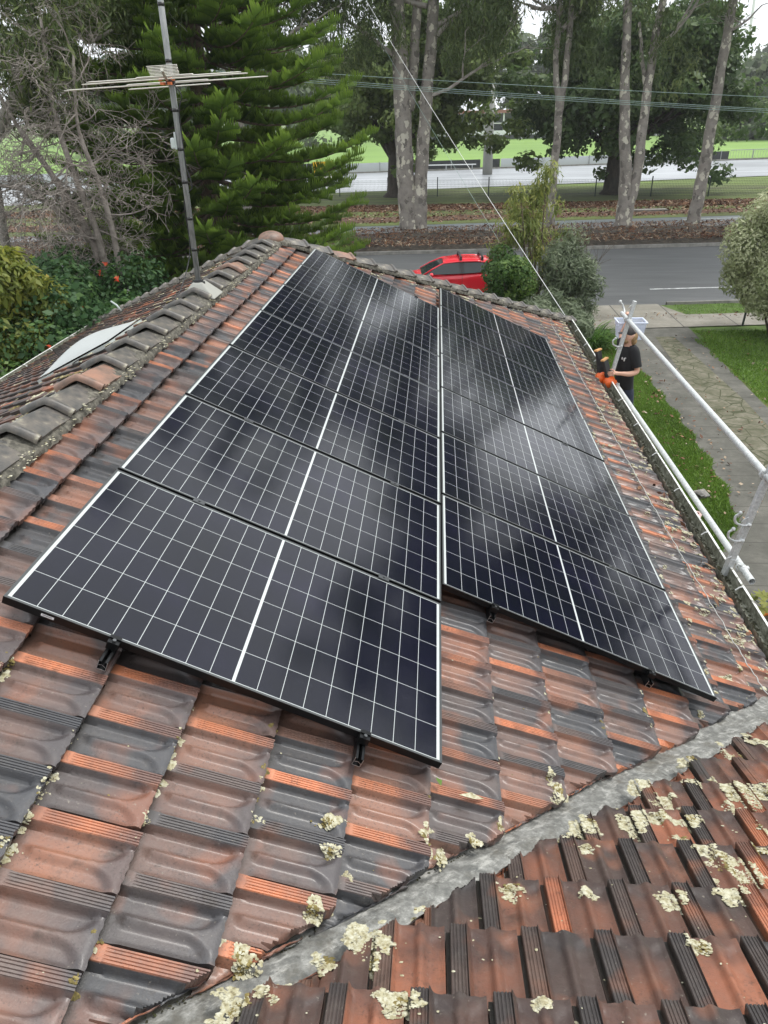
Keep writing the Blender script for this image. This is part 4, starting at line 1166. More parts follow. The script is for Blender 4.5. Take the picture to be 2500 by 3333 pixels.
# ================================================================== BROAD-LEAVED PARK TREES
def broad_tree(name, label, x_, y_, h0, crown, seed, m, n, trunk_r=.55, group=None, leaf=(.42, .26), limbs=9, blob_r=(1.0, 1.9), shell=.35):
    """crown: (cx, cy, cz, rx, ry, rz)"""
    rng = random.Random(seed)
    t0 = thing(name, label, 'tree', (x_, y_, ZG), group)
    cx, cy, cz, rx, ry, rz = crown; mb = MB(); tips = []
    mb.tube([(x_, y_, ZG - .1), (x_ + .02, y_, ZG + .35), (x_, y_, ZG + 1.2), (x_ + .05, y_, ZG + h0)], [trunk_r * 1.6, trunk_r * 1.05, trunk_r * .92, trunk_r * .8], 12)
    blobs = []
    for k in range(limbs):
        an_ = k * 2.4 + rng.uniform(-.4, .4); el_ = rng.uniform(-.25, 1.2)
        tgt = Vector((cx + rx * .7 * math.cos(an_) * math.cos(el_), cy + ry * .7 * math.sin(an_) * math.cos(el_), cz + rz * .75 * math.sin(el_)))
        p = Vector((x_, y_, ZG + h0 * rng.uniform(.7, 1))); d = tgt - p
        grow(mb, p, d.normalized() + Vector((0, 0, .15)), d.length * .62, trunk_r * rng.uniform(.3, .48), 3, rng, tips, bend=.18, split=3, spread=.5, upb=.05, ratio=.62, minr=.02)
    for p, d in tips:
        q = Vector(((p.x - cx) / rx, (p.y - cy) / ry, (p.z - cz) / rz))
        if q.length < 1.15: blobs.append((p.x, p.y, p.z, rng.uniform(*blob_r)))
    for k in range(int(limbs * 4)):
        v = Vector((rng.gauss(0, 1), rng.gauss(0, 1), rng.gauss(0, 1))).normalized() * rng.uniform(.7, .98)
        blobs.append((cx + v.x * rx, cy + v.y * ry, cz + v.z * rz, rng.uniform(*blob_r)))
    mb.build('trunk', 'dark_bark', t0, True)
    leaf_obj('crown', m, t0, *blob_leaves(blobs + [(cx + rng.gauss(0, .45) * rx, cy + rng.gauss(0, .4) * ry, cz + rng.gauss(-.05, .42) * rz, rng.uniform(*blob_r)) for _ in range(limbs * 4)], n, leaf[0], leaf[1], seed, squash=.62, shell=shell))
    return t0
broad_tree('broadleaf_tree', 'broad dark tree on the far verge with open spreading crown, behind the double gum trunk', -1.75, 64, 3.4, (1.0, 64, 2.7, 10.8, 6.5, 5.8), 3, 'oak_leaves_light', 88000, .75, blob_r=(.7, 1.4), shell=.5, leaf=(.34, .2), limbs=13)
broad_tree('broadleaf_tree', 'dense dark green rounded tree on the far verge behind the forked gum', 15.3, 63, 3.2, (16.2, 63, 2.3, 9.8, 7, 5.6), 4, 'oak_leaves', 95000, .62, leaf=(.34, .2), limbs=14, blob_r=(.9, 1.7))
# trees on the far side and further back
FT = 'distant trees around the sports ground'
for i, (x_, y_, rx, rz, hz, mm, lab) in enumerate((
        (-52, 150, 16, 9, 6, 'far_leaves', 'distant tree mass behind the dead branches at far left'),
        (-30, 175, 14, 9, 8, 'far_leaves', 'distant tree rising behind the left of the conifer'),
        (4, 210, 15, 7, 10, 'far_leaves', 'pale distant tree above the field between the gum trunks'),
        (30, 215, 18, 8, 11, 'far_leaves', 'hazy distant tree seen left of the middle gum'),
        (62, 160, 11, 7.5, 4, 'far_leaves', 'distant tree at right behind the leaning gum'),
        (132, 300, 30, 12, 10, 'far_leaves', 'large hazy dark tree at the right edge beyond the field'),
        (86, 290, 20, 8, 8, 'far_leaves', 'hazy distant tree left of the light pole'),
        (-75, 210, 18, 11, 9, 'far_leaves', 'hazy distant tree at the extreme left'))):
    broad_tree('distant_tree', lab, x_, y_, hz * .5, (x_, y_, ZG + hz + 2, rx, rx * .7, rz), 40 + i, mm, 9000, .7, FT, (1.3, .9), 6, (1.8, 3.4), .3)

# ================================================================== GUM TREES ON THE MEDIAN
def gum(label, stems, seed, clumps, nl=195, crown_m='gum_leaves', leaf=(.24, .050), limbs=3):
    """stems: list of polylines (x,y,z,r)"""
    rng = random.Random(seed); base = stems[0][0]
    t0 = thing('gum_tree', label, 'tree', (base[0], base[1], ZG))
    mb = MB(); tips = []
    for st_ in stems:
        pts = spline([q[:3] for q in st_], 7); m_ = len(pts); rad = []
        for i in range(m_):
            f = i / (m_ - 1) * (len(st_) - 1); j = min(len(st_) - 2, int(f)); rad.append(st_[j][3] + (st_[j + 1][3] - st_[j][3]) * (f - j))
        mb.tube([p + Vector((0.02 * math.sin(i * 1.3), 0, 0)) for i, p in enumerate(pts)], [r_ * (1 + .04 * math.sin(i * 2.1)) for i, r_ in enumerate(rad)], 14)
    mb.build('trunk', 'gum_bark', t0, True)
    lm = MB()
    for (p, d, L_, r_) in clumps['limbs']:
        grow(lm, p, d, L_, r_, 3, rng, tips, bend=.3, split=3, spread=.6, upb=.08, ratio=.68, minr=.012)
    if lm.v: lm.build('limb', 'pale_limb', t0, True)
    C_ = [tuple(p) for p, d in tips] + clumps.get('extra', [])
    C_ = [c for c in C_ if not ((5.0 < c[0] < 7.3 and c[2] < 10) or (c[0] > 14.3 and c[0] < 22 and c[2] < 8.6 - (2.5 if c[0] < 15 else 0)))]
    nr = np.random.default_rng(seed); parts = []
    for c in C_:
        n = int(nl * rng.uniform(.6, 1.3)); r_ = rng.uniform(.45, .85)
        P = nr.normal(0, 1, (n, 3)) * np.array([r_, r_, r_ * .9]) * .62 + np.array(c) - np.array([0, 0, .35])
        T = nr.normal(0, .45, (n, 3)) + np.array([0, 0, -1.0]); N_ = nr.normal(0, 1, (n, 3)) + np.array([0, 0, .2])
        tt = rng.random() * .4 + .5 * nr.random(n)
        parts.append(leaves(P, N_, leaf[0], leaf[1], nr, T=T, tint=tt))
    leaf_obj('foliage', crown_m, t0, *join(parts))
    return t0
def limbset(rng, x_, y_, z0, z1, n, L=(3, 5), r=.13, bias=(0, 0)):
    out = []
    for k in range(n):
        an_ = k * 2.4 + rng.uniform(-.5, .5); z_ = z0 + (z1 - z0) * k / max(1, n - 1)
        out.append(((x_, y_, z_), (math.cos(an_) + bias[0], math.sin(an_) + bias[1], rng.uniform(.1, .8)), rng.uniform(*L), r))
    return out
R_ = random.Random(77)
cl = limbset(R_, 1.0, 42.5, 5.0, 21, 15, (3.5, 5.5)) + limbset(R_, -.6, 42.5, 7.0, 21, 11, (3, 5)) + [((1.2, 42.5, 4.6), (1, -.2, .9), 4.5, .12), ((.6, 42.5, 1.9), (1, 0, .5), 4.2, .10), ((-.5, 42.5, 4.0), (-1, 0, .5), 5.0, .12)]
ex = [(R_.uniform(2, 5.0), 42.5 + R_.uniform(-2, 2), R_.uniform(3.7, 7.5)) for _ in range(28)] + [(R_.uniform(-4.5, -1), 42.5 + R_.uniform(-2, 2), R_.uniform(4.4, 8)) for _ in range(24)]
gum('big spotted gum with twin mottled trunks joined at the base, on the mulch median', [
    [(.20, 42.5, ZG, .62), (.0, 42.5, ZG + 1.2, .52), (-.15, 42.5, -1.2, .47), (-.25, 42.5, 1.5, .45), (-.5, 42.5, 6.4, .36), (-.9, 42.5, 12, .25), (-.7, 42.5, 22, .10)],
    [(.62, 42.45, ZG, .46), (.62, 42.45, ZG + 1.5, .44), (.72, 42.5, -1.5, .36), (.95, 42.5, 1.5, .33), (1.35, 42.5, 6.4, .27), (1.6, 42.5, 12, .2), (1.9, 42.5, 22, .09)],
    [(.05, 42.6, 1.6, .30), (.35, 42.8, 4.0, .26), (.6, 42.9, 8, .2)]], 5, dict(limbs=cl, extra=ex))
cl = limbset(R_, 12.2, 42.4, 6.5, 9.5, 5, (2, 3)) + limbset(R_, 10.8, 42.4, 6.5, 9.5, 4, (2, 3)) + [((12.1, 42.4, 3.8), (.9, 0, 1), 3.5, .10)]
ex = [(R_.uniform(8.8, 16.3), 42.4 + R_.uniform(-2, 1.5), R_.uniform(2.4, 7.8)) for _ in range(34)]
gum('forked spotted gum with mottled grey and cream bark, middle of the median at right', [
    [(11.85, 42.4, ZG, .50), (11.75, 42.4, ZG + .8, .36), (11.7, 42.4, -2.0, .33), (11.2, 42.4, 1.5, .26), (10.8, 42.4, 6.1, .2), (10.6, 42.4, 12, .14), (10.7, 42.4, 17, .07)],
    [(12.0, 42.4, ZG, .34), (12.02, 42.4, ZG + 1.2, .30), (12.25, 42.4, -1.6, .27), (12.25, 42.4, 1.5, .23), (12.35, 42.4, 4.8, .19), (12.8, 42.4, 10, .14), (13, 42.4, 16, .06)],
    [(12.3, 42.4, 2.0, .12), (11.9, 42.5, 3.3, .1), (11.5, 42.6, 5.2, .07)]], 6, dict(limbs=cl, extra=ex))
cl = limbset(R_, 16.1, 43.2, 9, 12, 4, (1.5, 2.5)) + [((16.0, 43.2, 4.7), (1, 0, .35), 1.8, .06)]
gum('single leaning spotted gum, the rightmost pale trunk on the median', [
    [(15.75, 43.2, ZG, .42), (15.85, 43.2, ZG + .6, .36), (15.95, 43.2, -2, .33), (16.0, 43.2, 2, .26), (16.05, 43.2, 6, .22), (16.2, 43.2, 12, .15), (16.2, 43.2, 16, .07)]], 7, dict(limbs=cl, extra=[(R_.uniform(16.6, 19), 43, R_.uniform(5.2, 7)) for _ in range(8)]))
cl = limbset(R_, 7.8, 43, 5.0, 8.5, 5, (1.4, 2.2))
ex = [(R_.uniform(6.6, 8.9), 43 + R_.uniform(-1, 1), R_.uniform(4.3, 7.8)) for _ in range(12)]
gum('slim gum with two thin brown stems between the big gum and the forked gum', [
    [(7.95, 43, ZG, .26), (7.93, 43, -2, .22), (7.95, 43, 1.5, .20), (7.62, 43, 3.3, .14), (7.6, 43, 6.4, .13), (7.5, 43, 13, .06)],
    [(7.97, 43, 1.2, .17), (8.15, 43, 3.2, .16), (8.2, 43, 6.4, .14), (8.5, 43, 13, .06)]], 8, dict(limbs=cl, extra=ex))
# off-frame gums that the panels mirror
R_ = random.Random(9)
for i, (x_, y_, h_, lab) in enumerate(((23.5, 41.5, 26, 'tall gum on the median, first beyond the right edge of the picture'), (28.5, 42.5, 25, 'tall gum on the median, second beyond the right edge'), (34, 44, 26, 'tall gum on the median, third beyond the right edge'), (-9.5, 44, 17, 'tall gum on the median hidden behind the conifer'))):
    cl = limbset(R_, x_, y_, 4, h_ - 7, 22, (3, 5.5))
    gum(lab, [[(x_, y_, ZG, .45), (x_ + .1, y_, 0, .36), (x_ - .2, y_, 6, .28), (x_ + .2, y_, h_ - 6, .15), (x_, y_, h_ - 2, .05)]], 90 + i, dict(limbs=cl, extra=[]))

# ================================================================== LEFT: dead tree, hedge, shrubs
dt = thing('dead_tree', 'bare grey tree with a tangle of dead twigs rising from the hedge at left', 'tree', (-6.1, 15.5, ZG))
rng = random.Random(21); mb = MB(); tips = []
for st_ in ([(-6.1, 15.5, ZG, .22), (-6.2, 15.5, -2.2, .17), (-6.3, 15.5, -1.0, .15), (-6.95, 15.6, .4, .11), (-7.6, 15.7, 1.5, .07), (-8.1, 15.8, 2.6, .035)],
            [(-6.15, 15.5, -2.2, .14), (-6.1, 15.4, -.9, .12), (-6.3, 15.3, .3, .10), (-6.5, 15.3, 1.6, .07), (-6.4, 15.3, 3.4, .04)],
            [(-6.0, 15.5, -2.6, .13), (-5.75, 15.4, -1.2, .11), (-5.85, 15.4, .2, .085), (-6.1, 15.4, 1.4, .06), (-5.9, 15.4, 2.8, .03)],
            [(-6.3, 15.5, -1.0, .09), (-6.9, 15.2, -.2, .075), (-7.4, 15.1, .2, .06), (-8.4, 15.0, .4, .04)]):
    pts = spline([q[:3] for q in st_], 5); m_ = len(pts)
    rad = [st_[min(len(st_) - 1, int(i / (m_ - 1) * (len(st_) - 1)))][3] for i in range(m_)]
    mb.tube(pts, [r_ * .62 for r_ in rad], 8)
    for k in range(16):
        i = rng.randint(m_ // 4, m_ - 1)
        grow(mb, pts[i], (rng.gauss(0, 1), rng.gauss(0, .6), rng.gauss(0, .7)), rng.uniform(.5, 1.15), .022, 4, rng, tips, bend=.42, split=3, spread=.85, upb=-.06, ratio=.72, minr=.005, segs=4)
mb.build('branches', 'dead_wood', dt, True)
lg = thing('leaning_gum', 'pale smooth-limbed gum leaning in at the upper left edge with sparse hanging leaves', 'tree', (-9.6, 17, ZG))
mb = MB()
for st_ in ([(-9.6, 17, ZG, .2), (-9.3, 17, -1, .17), (-9.0, 17, 1.0, .15), (-7.9, 17, 2.3, .12), (-7.5, 17, 3.3, .10), (-6.9, 17, 4.6, .07), (-6.0, 17, 6, .04)],
            [(-9.0, 17, 1.0, .12), (-8.8, 17, 2.6, .1), (-8.9, 17, 4.6, .07), (-8.4, 17, 6.5, .04)],
            [(-7.5, 17, 3.3, .06), (-6.7, 17, 3.5, .05), (-6.2, 17, 3.1, .035), (-5.6, 17, 3.3, .02)]):
    mb.tube(spline([q[:3] for q in st_], 6), [st_[min(len(st_) - 1, int(i / 6))][3] for i in range((len(st_) - 1) * 6 + 1)], 9)
tips = []; rng = random.Random(31)
for k in range(26):
    grow(mb, (rng.uniform(-9.6, -6.3), 17 + rng.uniform(-.8, .8), rng.uniform(1.6, 6.5)), (rng.gauss(0, 1), rng.gauss(0, 1), rng.uniform(-.2, .8)), 1.4, .03, 3, rng, tips, bend=.35, split=3, spread=.7, upb=0, ratio=.7, minr=.006)
mb.build('trunk', 'pale_limb', lg, True)
nr = np.random.default_rng(3); parts = []
for p, d in tips:
    if rng.random() < .12: continue
    n = 60; P = nr.normal(0, .22, (n, 3)) + np.array(p); parts.append(leaves(P, nr.normal(0, 1, (n, 3)), .15, .035, nr, T=nr.normal(0, .5, (n, 3)) + np.array([0, 0, -1]), tint=.2 + .7 * nr.random(n)))
leaf_obj('foliage', 'gum_leaves', lg, *join(parts))

def bush(name, label, cat, blobs, n, l, w_, m, seed, stem=None, group=None, squash=1.0, shell=.22, droop=None, up=.35, bark='brown_bark'):
    c = np.mean(np.array(blobs)[:, :3], 0)
    t0 = thing(name, label, cat, (float(c[0]), float(c[1]), ZG), group)
    leaf_obj('foliage', m, t0, *blob_leaves(blobs, n, l, w_, seed, squash, up, shell, droop))
    mb = MB(); rng = random.Random(seed)
    if stem is None: stem = [(c[0], c[1], ZG)]
    for s_ in stem:
        for b_ in rng.sample(blobs, min(len(blobs), 10)):
            mb.tube([s_, (s_[0] * .6 + b_[0] * .4, s_[1] * .6 + b_[1] * .4, s_[2] * .5 + b_[2] * .5), b_[:3]], [.045, .03, .012], 5)
    mb.build('stem', bark, t0, True)
    return t0
rng = random.Random(4)
def zone(poly_xz, y0, y1, n, r0, r1, rng):
    """random blobs filling boxes (x0,x1,z0,z1)"""
    out = []
    for x0, x1, z0, z1, k in poly_xz:
        for _ in range(k): out.append((rng.uniform(x0, x1), rng.uniform(y0, y1), rng.uniform(z0, z1), rng.uniform(r0, r1)))
    return out
hb = zone([(-9.5, -6.2, -4.2, -1.2, 90), (-7.6, -4.9, -4.2, -1.5, 110), (-6.3, -4.4, -4.3, -2.3, 50)], 11.5, 15.8, 0, .45, .75, rng)
hb = [b_ for b_ in hb if b_[2] < -1.15 - 0.20 * (15.5 - b_[1]) - 0.40 * max(0, b_[0] + 5.9)]
hd_ = bush('flowering_shrub', 'large dark green hedge-like shrub dotted with orange-red flowers, left beyond the roof', 'shrub', hb, 80000, .105, .062, 'hedge_leaves', 5)
hc = zone([(-9.5, -5.9, -4.3, -2.7, 60)], 8.0, 11.6, 0, .45, .7, rng)
bush('ivy_mass', 'lighter glossy creeper below the flowering shrub, along the left gutter', 'shrub', hc, 34000, .10, .075, 'bush_leaves', 6)
k = 0; nr = np.random.default_rng(12)
for tr in range(400):
    b_ = rng.choice(hb); d = Vector((rng.gauss(.3, .5), -1, rng.uniform(.0, 1.0))).normalized(); p = Vector(b_[:3]) + d * (b_[3] + .04)
    if any((p - Vector(q[:3])).length < q[3] * .97 for q in hb): continue
    n = 9; P = nr.normal(0, .028, (n, 3)) + np.array(p)
    v, f, a = leaves(P, nr.normal(0, 1, (n, 3)), .075, .03, nr)
    o = np_mesh('flower', v, f, 'flower_orange', hd_); k += 1
    if k >= 24: break
ys = zone([(-6.75, -6.15, -4.0, -.7, 30), (-7.6, -6.2, -4, -1.1, 18)], 11.6, 12.6, 0, .3, .55, rng)
bush('yellow_green_shrub', 'yellow-green shrub with reddish tips at the left edge of the picture', 'shrub', ys, 11000, .15, .055, 'yellow_shrub_leaves', 8, droop=.4)

# ================================================================== RIGHT: street-side garden
wt = zone([(3.9, 5.4, -2.4, -.2, 26), (3.4, 5.9, -3.6, -1.6, 34), (4.4, 5.0, -.9, .0, 6)], 22.2, 23.6, 0, .28, .55, rng)
bush('young_wattle', 'airy yellow-green sapling with drooping leaves between the car and the driveway', 'tree', wt, 7500, .16, .036, 'wattle_leaves', 9, shell=.8, droop=1.0, stem=[(4.6, 22.8, ZG), (4.9, 22.9, ZG)])
bb = zone([(3.35, 4.3, -4.3, -2.3, 30)], 21.2, 22.3, 0, .3, .5, rng)
bush('round_bush', 'bright green rounded bush hiding the back of the red car', 'shrub', bb, 22000, .08, .045, 'bush_leaves', 10)
gv = zone([(5.2, 6.4, -4.2, -2.6, 30), (5.0, 6.0, -3.2, -1.9, 12)], 21.0, 22.4, 0, .3, .6, rng)
bush('grey_green_shrub', 'wispy grey-green shrub right of the sapling', 'shrub', gv, 15000, .15, .03, 'grevillea_leaves', 11, shell=.45)
gv2 = zone([(4.2, 5.6, -4.4, -3.3, 18)], 17.5, 20.0, 0, .3, .5, rng)
bush('low_garden_shrub', 'low green shrub behind the far gutter corner', 'shrub', gv2, 11000, .16, .035, 'grevillea_leaves', 13, shell=.4)
pv = zone([(10.2, 12.6, -3.6, -1.0, 60), (10.6, 12.6, -1.4, -.4, 24)], 19.6, 21.6, 0, .4, .7, rng)
pv = [b_ for b_ in pv if ((b_[0] - 11.9) / 1.75) ** 2 + ((b_[2] + 2.25) / 1.75) ** 2 < 1.0]
bush('variegated_bush', 'big rounded cream and green variegated bush at the right edge beside the footpath', 'shrub', pv, 60000, .098, .040, 'variegated_leaves', 14, stem=[(11.5, 20.5, ZG), (11.7, 20.6, ZG)], shell=.16)
sm = zone([(-.6, .9, -4.3, -3.3, 16), (.9, 1.9, -4.3, -3.6, 8)], 21.6, 22.6, 0, .3, .5, rng)
bush('silvery_shrub', 'small silvery green shrub peeping over the hip capping left of the car', 'shrub', sm, 9000, .10, .035, 'grevillea_leaves', 15)

# strap-leaved clump
def strap_clump(name, label, cx, cy, n, L, seed, m='strap_leaves', rad=.5, group=None, wid=.035):
    nr = np.random.default_rng(seed); V = []; F = []; A = []
    for i in range(n):
        an_ = nr.uniform(0, 6.283); r_ = rad * math.sqrt(nr.random()); p = np.array([cx + r_ * math.cos(an_), cy + r_ * math.sin(an_), ZG + .02])
        a2 = an_ + nr.normal(0, .5); hd = np.array([math.cos(a2), math.sin(a2), 0]); d = np.array([0, 0, 1.0]) + hd * nr.uniform(.15, .9); d /= np.linalg.norm(d)
        ln = L * nr.uniform(.6, 1.15); sd = np.array([-hd[1], hd[0], 0]); o = len(V); tt = nr.random()
        for s_ in range(6):
            wd = sd * wid * (.7, 1, 1, .85, .6, .1)[s_] * .5
            V += [p - wd, p + wd]; A += [tt, tt]
            p = p + d * ln / 5; d = d + hd * .16 + np.array([0, 0, -.30]); d /= np.linalg.norm(d)
        for s_ in range(5): F.append((o + 2 * s_, o + 2 * s_ + 1, o + 2 * s_ + 3, o + 2 * s_ + 2))
    t0 = tag(np_mesh(name, V, np.array(F), m, None, dict(tint=np.array(A))), label, 'plant', group)
    return t0
strap_clump('strappy_plant', 'dense clump of arching strap leaves by the driveway corner, nearest the lawn', 5.9, 19.6, 420, 1.0, 1, rad=.62, group='strap-leaved clumps in the front garden')
strap_clump('strappy_plant', 'second clump of arching strap leaves further back under the shrubs', 5.2, 20.3, 300, .95, 2, rad=.6, group='strap-leaved clumps in the front garden')
# bare rusty stems beside the sapling
mb = MB(); rng = random.Random(6); tips = []
for k in range(7): grow(mb, (5.9 + rng.uniform(-.3, .3), 22.6, ZG), (rng.uniform(-.1, .5), 0, 1), 1.5, .014, 2, rng, tips, bend=.2, split=3, spread=.4, upb=.1, minr=.005)
tag(mb.build('bare_shrub', 'brown_bark', None, True), 'leafless dark twigs standing right of the yellow-green sapling', 'shrub')
# dead stick post
tag(MB().tube([(11.2, 21.9, ZG), (11.25, 21.9, ZG + .95)], .035, 8).build('bollard', 'fence_green'), 'short dark green post under the variegated bush', 'post')

# grass blades on the lawns
def grass(name, label, polys, dens, h, seed):
    nr = np.random.default_rng(seed); P = []
    for x0, x1, y0, y1, test in polys:
        n = int((x1 - x0) * (y1 - y0) * dens); q = np.stack([nr.uniform(x0, x1, n), nr.uniform(y0, y1, n)], 1)
        P.append(q[test(q[:, 0], q[:, 1])])
    P = np.concatenate(P); n = len(P); hh = h * np.exp(nr.normal(0, .3, n)); an_ = nr.uniform(0, 6.283, n)
    wv = np.stack([np.cos(an_), np.sin(an_), np.zeros(n)], 1) * (.010 + .008 * nr.random(n))[:, None]
    b0 = np.stack([P[:, 0], P[:, 1], np.full(n, ZG)], 1); ln = nr.normal(0, .55, (n, 2)) * hh[:, None]
    tip = b0 + np.stack([ln[:, 0], ln[:, 1], hh], 1)
    V = np.stack([b0 - wv, b0 + wv, tip], 1).reshape(-1, 3); F = np.arange(n * 3).reshape(n, 3)
    patch = .5 + .5 * np.sin(P[:, 0] * 2.1 + 1.3 * np.sin(P[:, 1] * .9)) * np.sin(P[:, 1] * 1.3)
    tt = np.clip(.25 + .35 * patch + nr.normal(0, .2, n), 0, 1)
    return tag(np_mesh(name, V, F, 'grass_blades', None, dict(tint=np.repeat(tt, 3))), label, None, None, 'stuff')
def lawn_l(x_, y_):
    lim = np.interp(y_, [7.6, 8.2, 8.74, 9.95, 11.5, 14, 21], [5.6, 6.2, 6.55, 6.85, 6.97, 7.05, 7.02]); return x_ < lim + .06 * np.sin(y_ * 5)
grass('lawn_grass', 'bright green lawn strip between the house and the driveway', [(4.55, 7.15, 7.6, 20.8, lawn_l)], 3800, .055, 1)
grass('lawn_grass', 'green lawn to the right of the driveway', [(9.2, 15, 9, 21.3, lambda x_, y_: x_ > 9.28 + .05 * np.sin(y_ * 4) + .25 * (y_ > 20.3))], 900, .06, 2)
grass('lawn_grass', 'small green verge between the footpath and the road', [(9.75, 15, 22.9, 25.3, lambda x_, y_: (y_ < nk(x_) - .17) & (y_ > nk(x_) - 1.5) & (x_ > 9.8 + .4 * (y_ - 23) * 0))], 1100, .05, 3)
def litter(name, label, areas, seed, l=.09, m='litter_leaves', z=.03, w_=.6):
    nr = np.random.default_rng(seed); P = []
    for x0, x1, f0, f1, n in areas:
        x_ = nr.uniform(x0, x1, n); t_ = nr.random(n); y_ = np.array([f0(a) for a in x_]) * (1 - t_) + np.array([f1(a) for a in x_]) * t_
        P.append(np.stack([x_, y_, np.full(n, ZG + z) + .03 * nr.random(n)], 1))
    P = np.concatenate(P); N_ = nr.normal(0, .45, (len(P), 3)) + np.array([0, 0, 1])
    v, f, a = leaves(P, N_, l, l * w_, nr)
    return tag(np_mesh(name, v, f, m, None, dict(tint=a)), label, None, None, 'stuff')
litter('leaf_litter', 'brown fallen leaves in a drift along the fence foot', [(-30, 34, lambda x: 53.6 + .03 * x, lambda x: 57.5 + .01 * x, 26000)], 1, .16)
litter('leaf_litter', 'brown fallen leaves scattered on the far verge', [(-30, 34, lambda x: 47.5 + .10 * x, lambda x: 53.5 + .05 * x, 9000)], 2, .15)
litter('bark_mulch', 'bark and twig litter over the median', [(-25, 30, lambda x: fk(x) + .3, lambda x: r2a(x), 26000)], 3, .2, z=.34, w_=.22)
litter('leaf_litter', 'sparse fallen leaves on the lawns and driveway', [(5.0, 13, lambda x: 8, lambda x: 22, 520), (6.3, 7.4, lambda x: 9, lambda x: 20, 300), (4.8, 6.2, lambda x: 17.5, lambda x: 20.8, 500), (4, 13, lambda x: nk(x) - 2.2, lambda x: nk(x) - 1.3, 260)], 4, .06, z=.05)
litter('leaf_litter', 'leaves caught in the garden below the hedge', [(-10, -4.6, lambda x: 15, lambda x: 21, 3000)], 5, .09, z=.02)

# ================================================================== FENCES, POLES, FIELD SIDE
fn = thing('mesh_fence', 'dark green weld-mesh fence running across the far verge', 'fence', (8, 62, ZG))
fl = lambda x: 63.7 - 0.17 * x
xs = [-2.42 - 4.05 * k for k in range(11, 0, -1)] + [-2.42 + 4.05 * k for k in range(0, 14)]
for x_ in xs:
    MB().box((x_, fl(x_), ZG + .72), (.075, .075, 1.44)).build('fence_post', 'fence_green', fn)
V = []; 
mb = MB(); x0, x1 = xs[0], xs[-1]
for k in range(8):
    z_ = ZG + .08 + k * .165; mb.add([(x0, fl(x0), z_), (x1, fl(x1), z_), (x1, fl(x1), z_ + .010), (x0, fl(x0), z_ + .010)], [(0, 1, 2, 3)])
n = int((x1 - x0) / .11)
for k in range(n):
    a = x0 + k * .11; mb.add([(a, fl(a) + .01, ZG + .05), (a + .009, fl(a) + .01, ZG + .05), (a + .009, fl(a) + .01, ZG + 1.24), (a, fl(a) + .01, ZG + 1.24)], [(0, 1, 2, 3)])
mb.build('wire_mesh', 'fence_green', fn)
# low fence with panels on the far side of the car park
ff = thing('boundary_fence', 'low pale boundary fence with dark banner panels between the car park and the sports field', 'fence', (5, 95, ZG))
fy = lambda x: cpf(x) + .9
def banner(x0, x1, m, nm='fence_panel', h=(.1, 1.0), off=0):
    MB().add([(x0, fy(x0) + off, ZG + h[0]), (x1, fy(x1) + off, ZG + h[0]), (x1, fy(x1) + off, ZG + h[1]), (x0, fy(x0) + off, ZG + h[1]), (x0, fy(x0) + off + .05, ZG + h[0]), (x1, fy(x1) + off + .05, ZG + h[0]), (x1, fy(x1) + off + .05, ZG + h[1]), (x0, fy(x0) + off + .05, ZG + h[1])],
             [(0, 1, 2, 3), (7, 6, 5, 4), (0, 4, 5, 1), (3, 2, 6, 7), (0, 3, 7, 4), (1, 5, 6, 2)]).build(nm, m, ff)
banner(-48, -28, 'panel_pale'); banner(-27.8, -12.6, 'panel_dark', h=(.1, 1.15)); banner(-12.5, -10.4, 'panel_yellow', h=(.1, 1.3)); banner(-10.3, -.3, 'panel_pale'); banner(-.2, 6.6, 'panel_dark'); banner(6.9, 8.9, 'panel_dark'); banner(9.0, 30.5, 'panel_pale'); banner(30.6, 37, 'panel_dark')
for k in range(24):
    x_ = -46 + k * 4.1; MB().box((x_, fy(x_) - .03, ZG + .55), (.09, .09, 1.1)).build('fence_post', 'fence_grey', ff)
mb = MB(); mb.tube([(37.2, fy(37.2), ZG + 1.1), (75, fy(75), ZG + 1.1)], .04, 5)
for x_ in np.arange(37.2, 75, .35): mb.box((x_, fy(x_), ZG + .55), (.025, .02, 1.1))
mb.build('wire_mesh', 'fence_grey', ff)
bn = thing('bench_rail', 'white horizontal barrier rail in front of the dark fence banner', 'barrier', (2.5, 91, ZG))
MB().box((2.6, cpf(2.6) - .5, ZG + .62), (6.8, .14, .10)).build('rail', 'white_paint', bn)
for x_ in (-.4, 2.6, 5.6): MB().box((x_, cpf(x_) - .5, ZG + .29), (.12, .12, .58)).build('leg', 'fence_grey', bn)
tag(MB().tube([(6.9, 85 + .5, ZG), (6.9, 85.5, ZG + 10.8)], [.52, .42], 14).build('power_pole', 'concrete_pole', None, True), 'thick pale concrete pole at the car park edge left of the middle gum', 'pole')
lp = thing('light_tower', 'tall thin white floodlight pole at the right beyond the field', 'pole', (76, 215, ZG))
MB().tube([(76.5, 215, ZG), (75.2, 215, 31)], [.5, .28], 8).build('pole', 'white_paint', lp); MB().box((75.2, 215, 31), (5, .5, 2)).build('lamp_head', 'white_paint', lp)
bd_ = thing('clubhouse', 'long low grey clubhouse with white posts and railings across the field', 'building', (22, 190, ZG))
MB().box((22, 196, ZG + 2.6), (62, 10, 5.2)).build('wall', 'building_wall', bd_)
MB().box((22, 194, ZG + 5.6), (66, 15, .6)).build('roof', 'roof_brownred', bd_)
for k in range(14): MB().box((-6 + k * 4.3, 190.9, ZG + 2.3), (3.2, .1, 2.0)).build('window', 'dark_glass', bd_)
for k in range(16): MB().box((-9 + k * 4.2, 187.2, ZG + 2.7), (.3, .3, 5.2)).build('post', 'white_paint', bd_)
MB().box((22, 187.0, ZG + 3.3), (62, .1, .18)).build('railing', 'white_paint', bd_); MB().box((22, 187.0, ZG + 1.4), (62, .1, .9)).build('balustrade', 'white_paint', bd_)
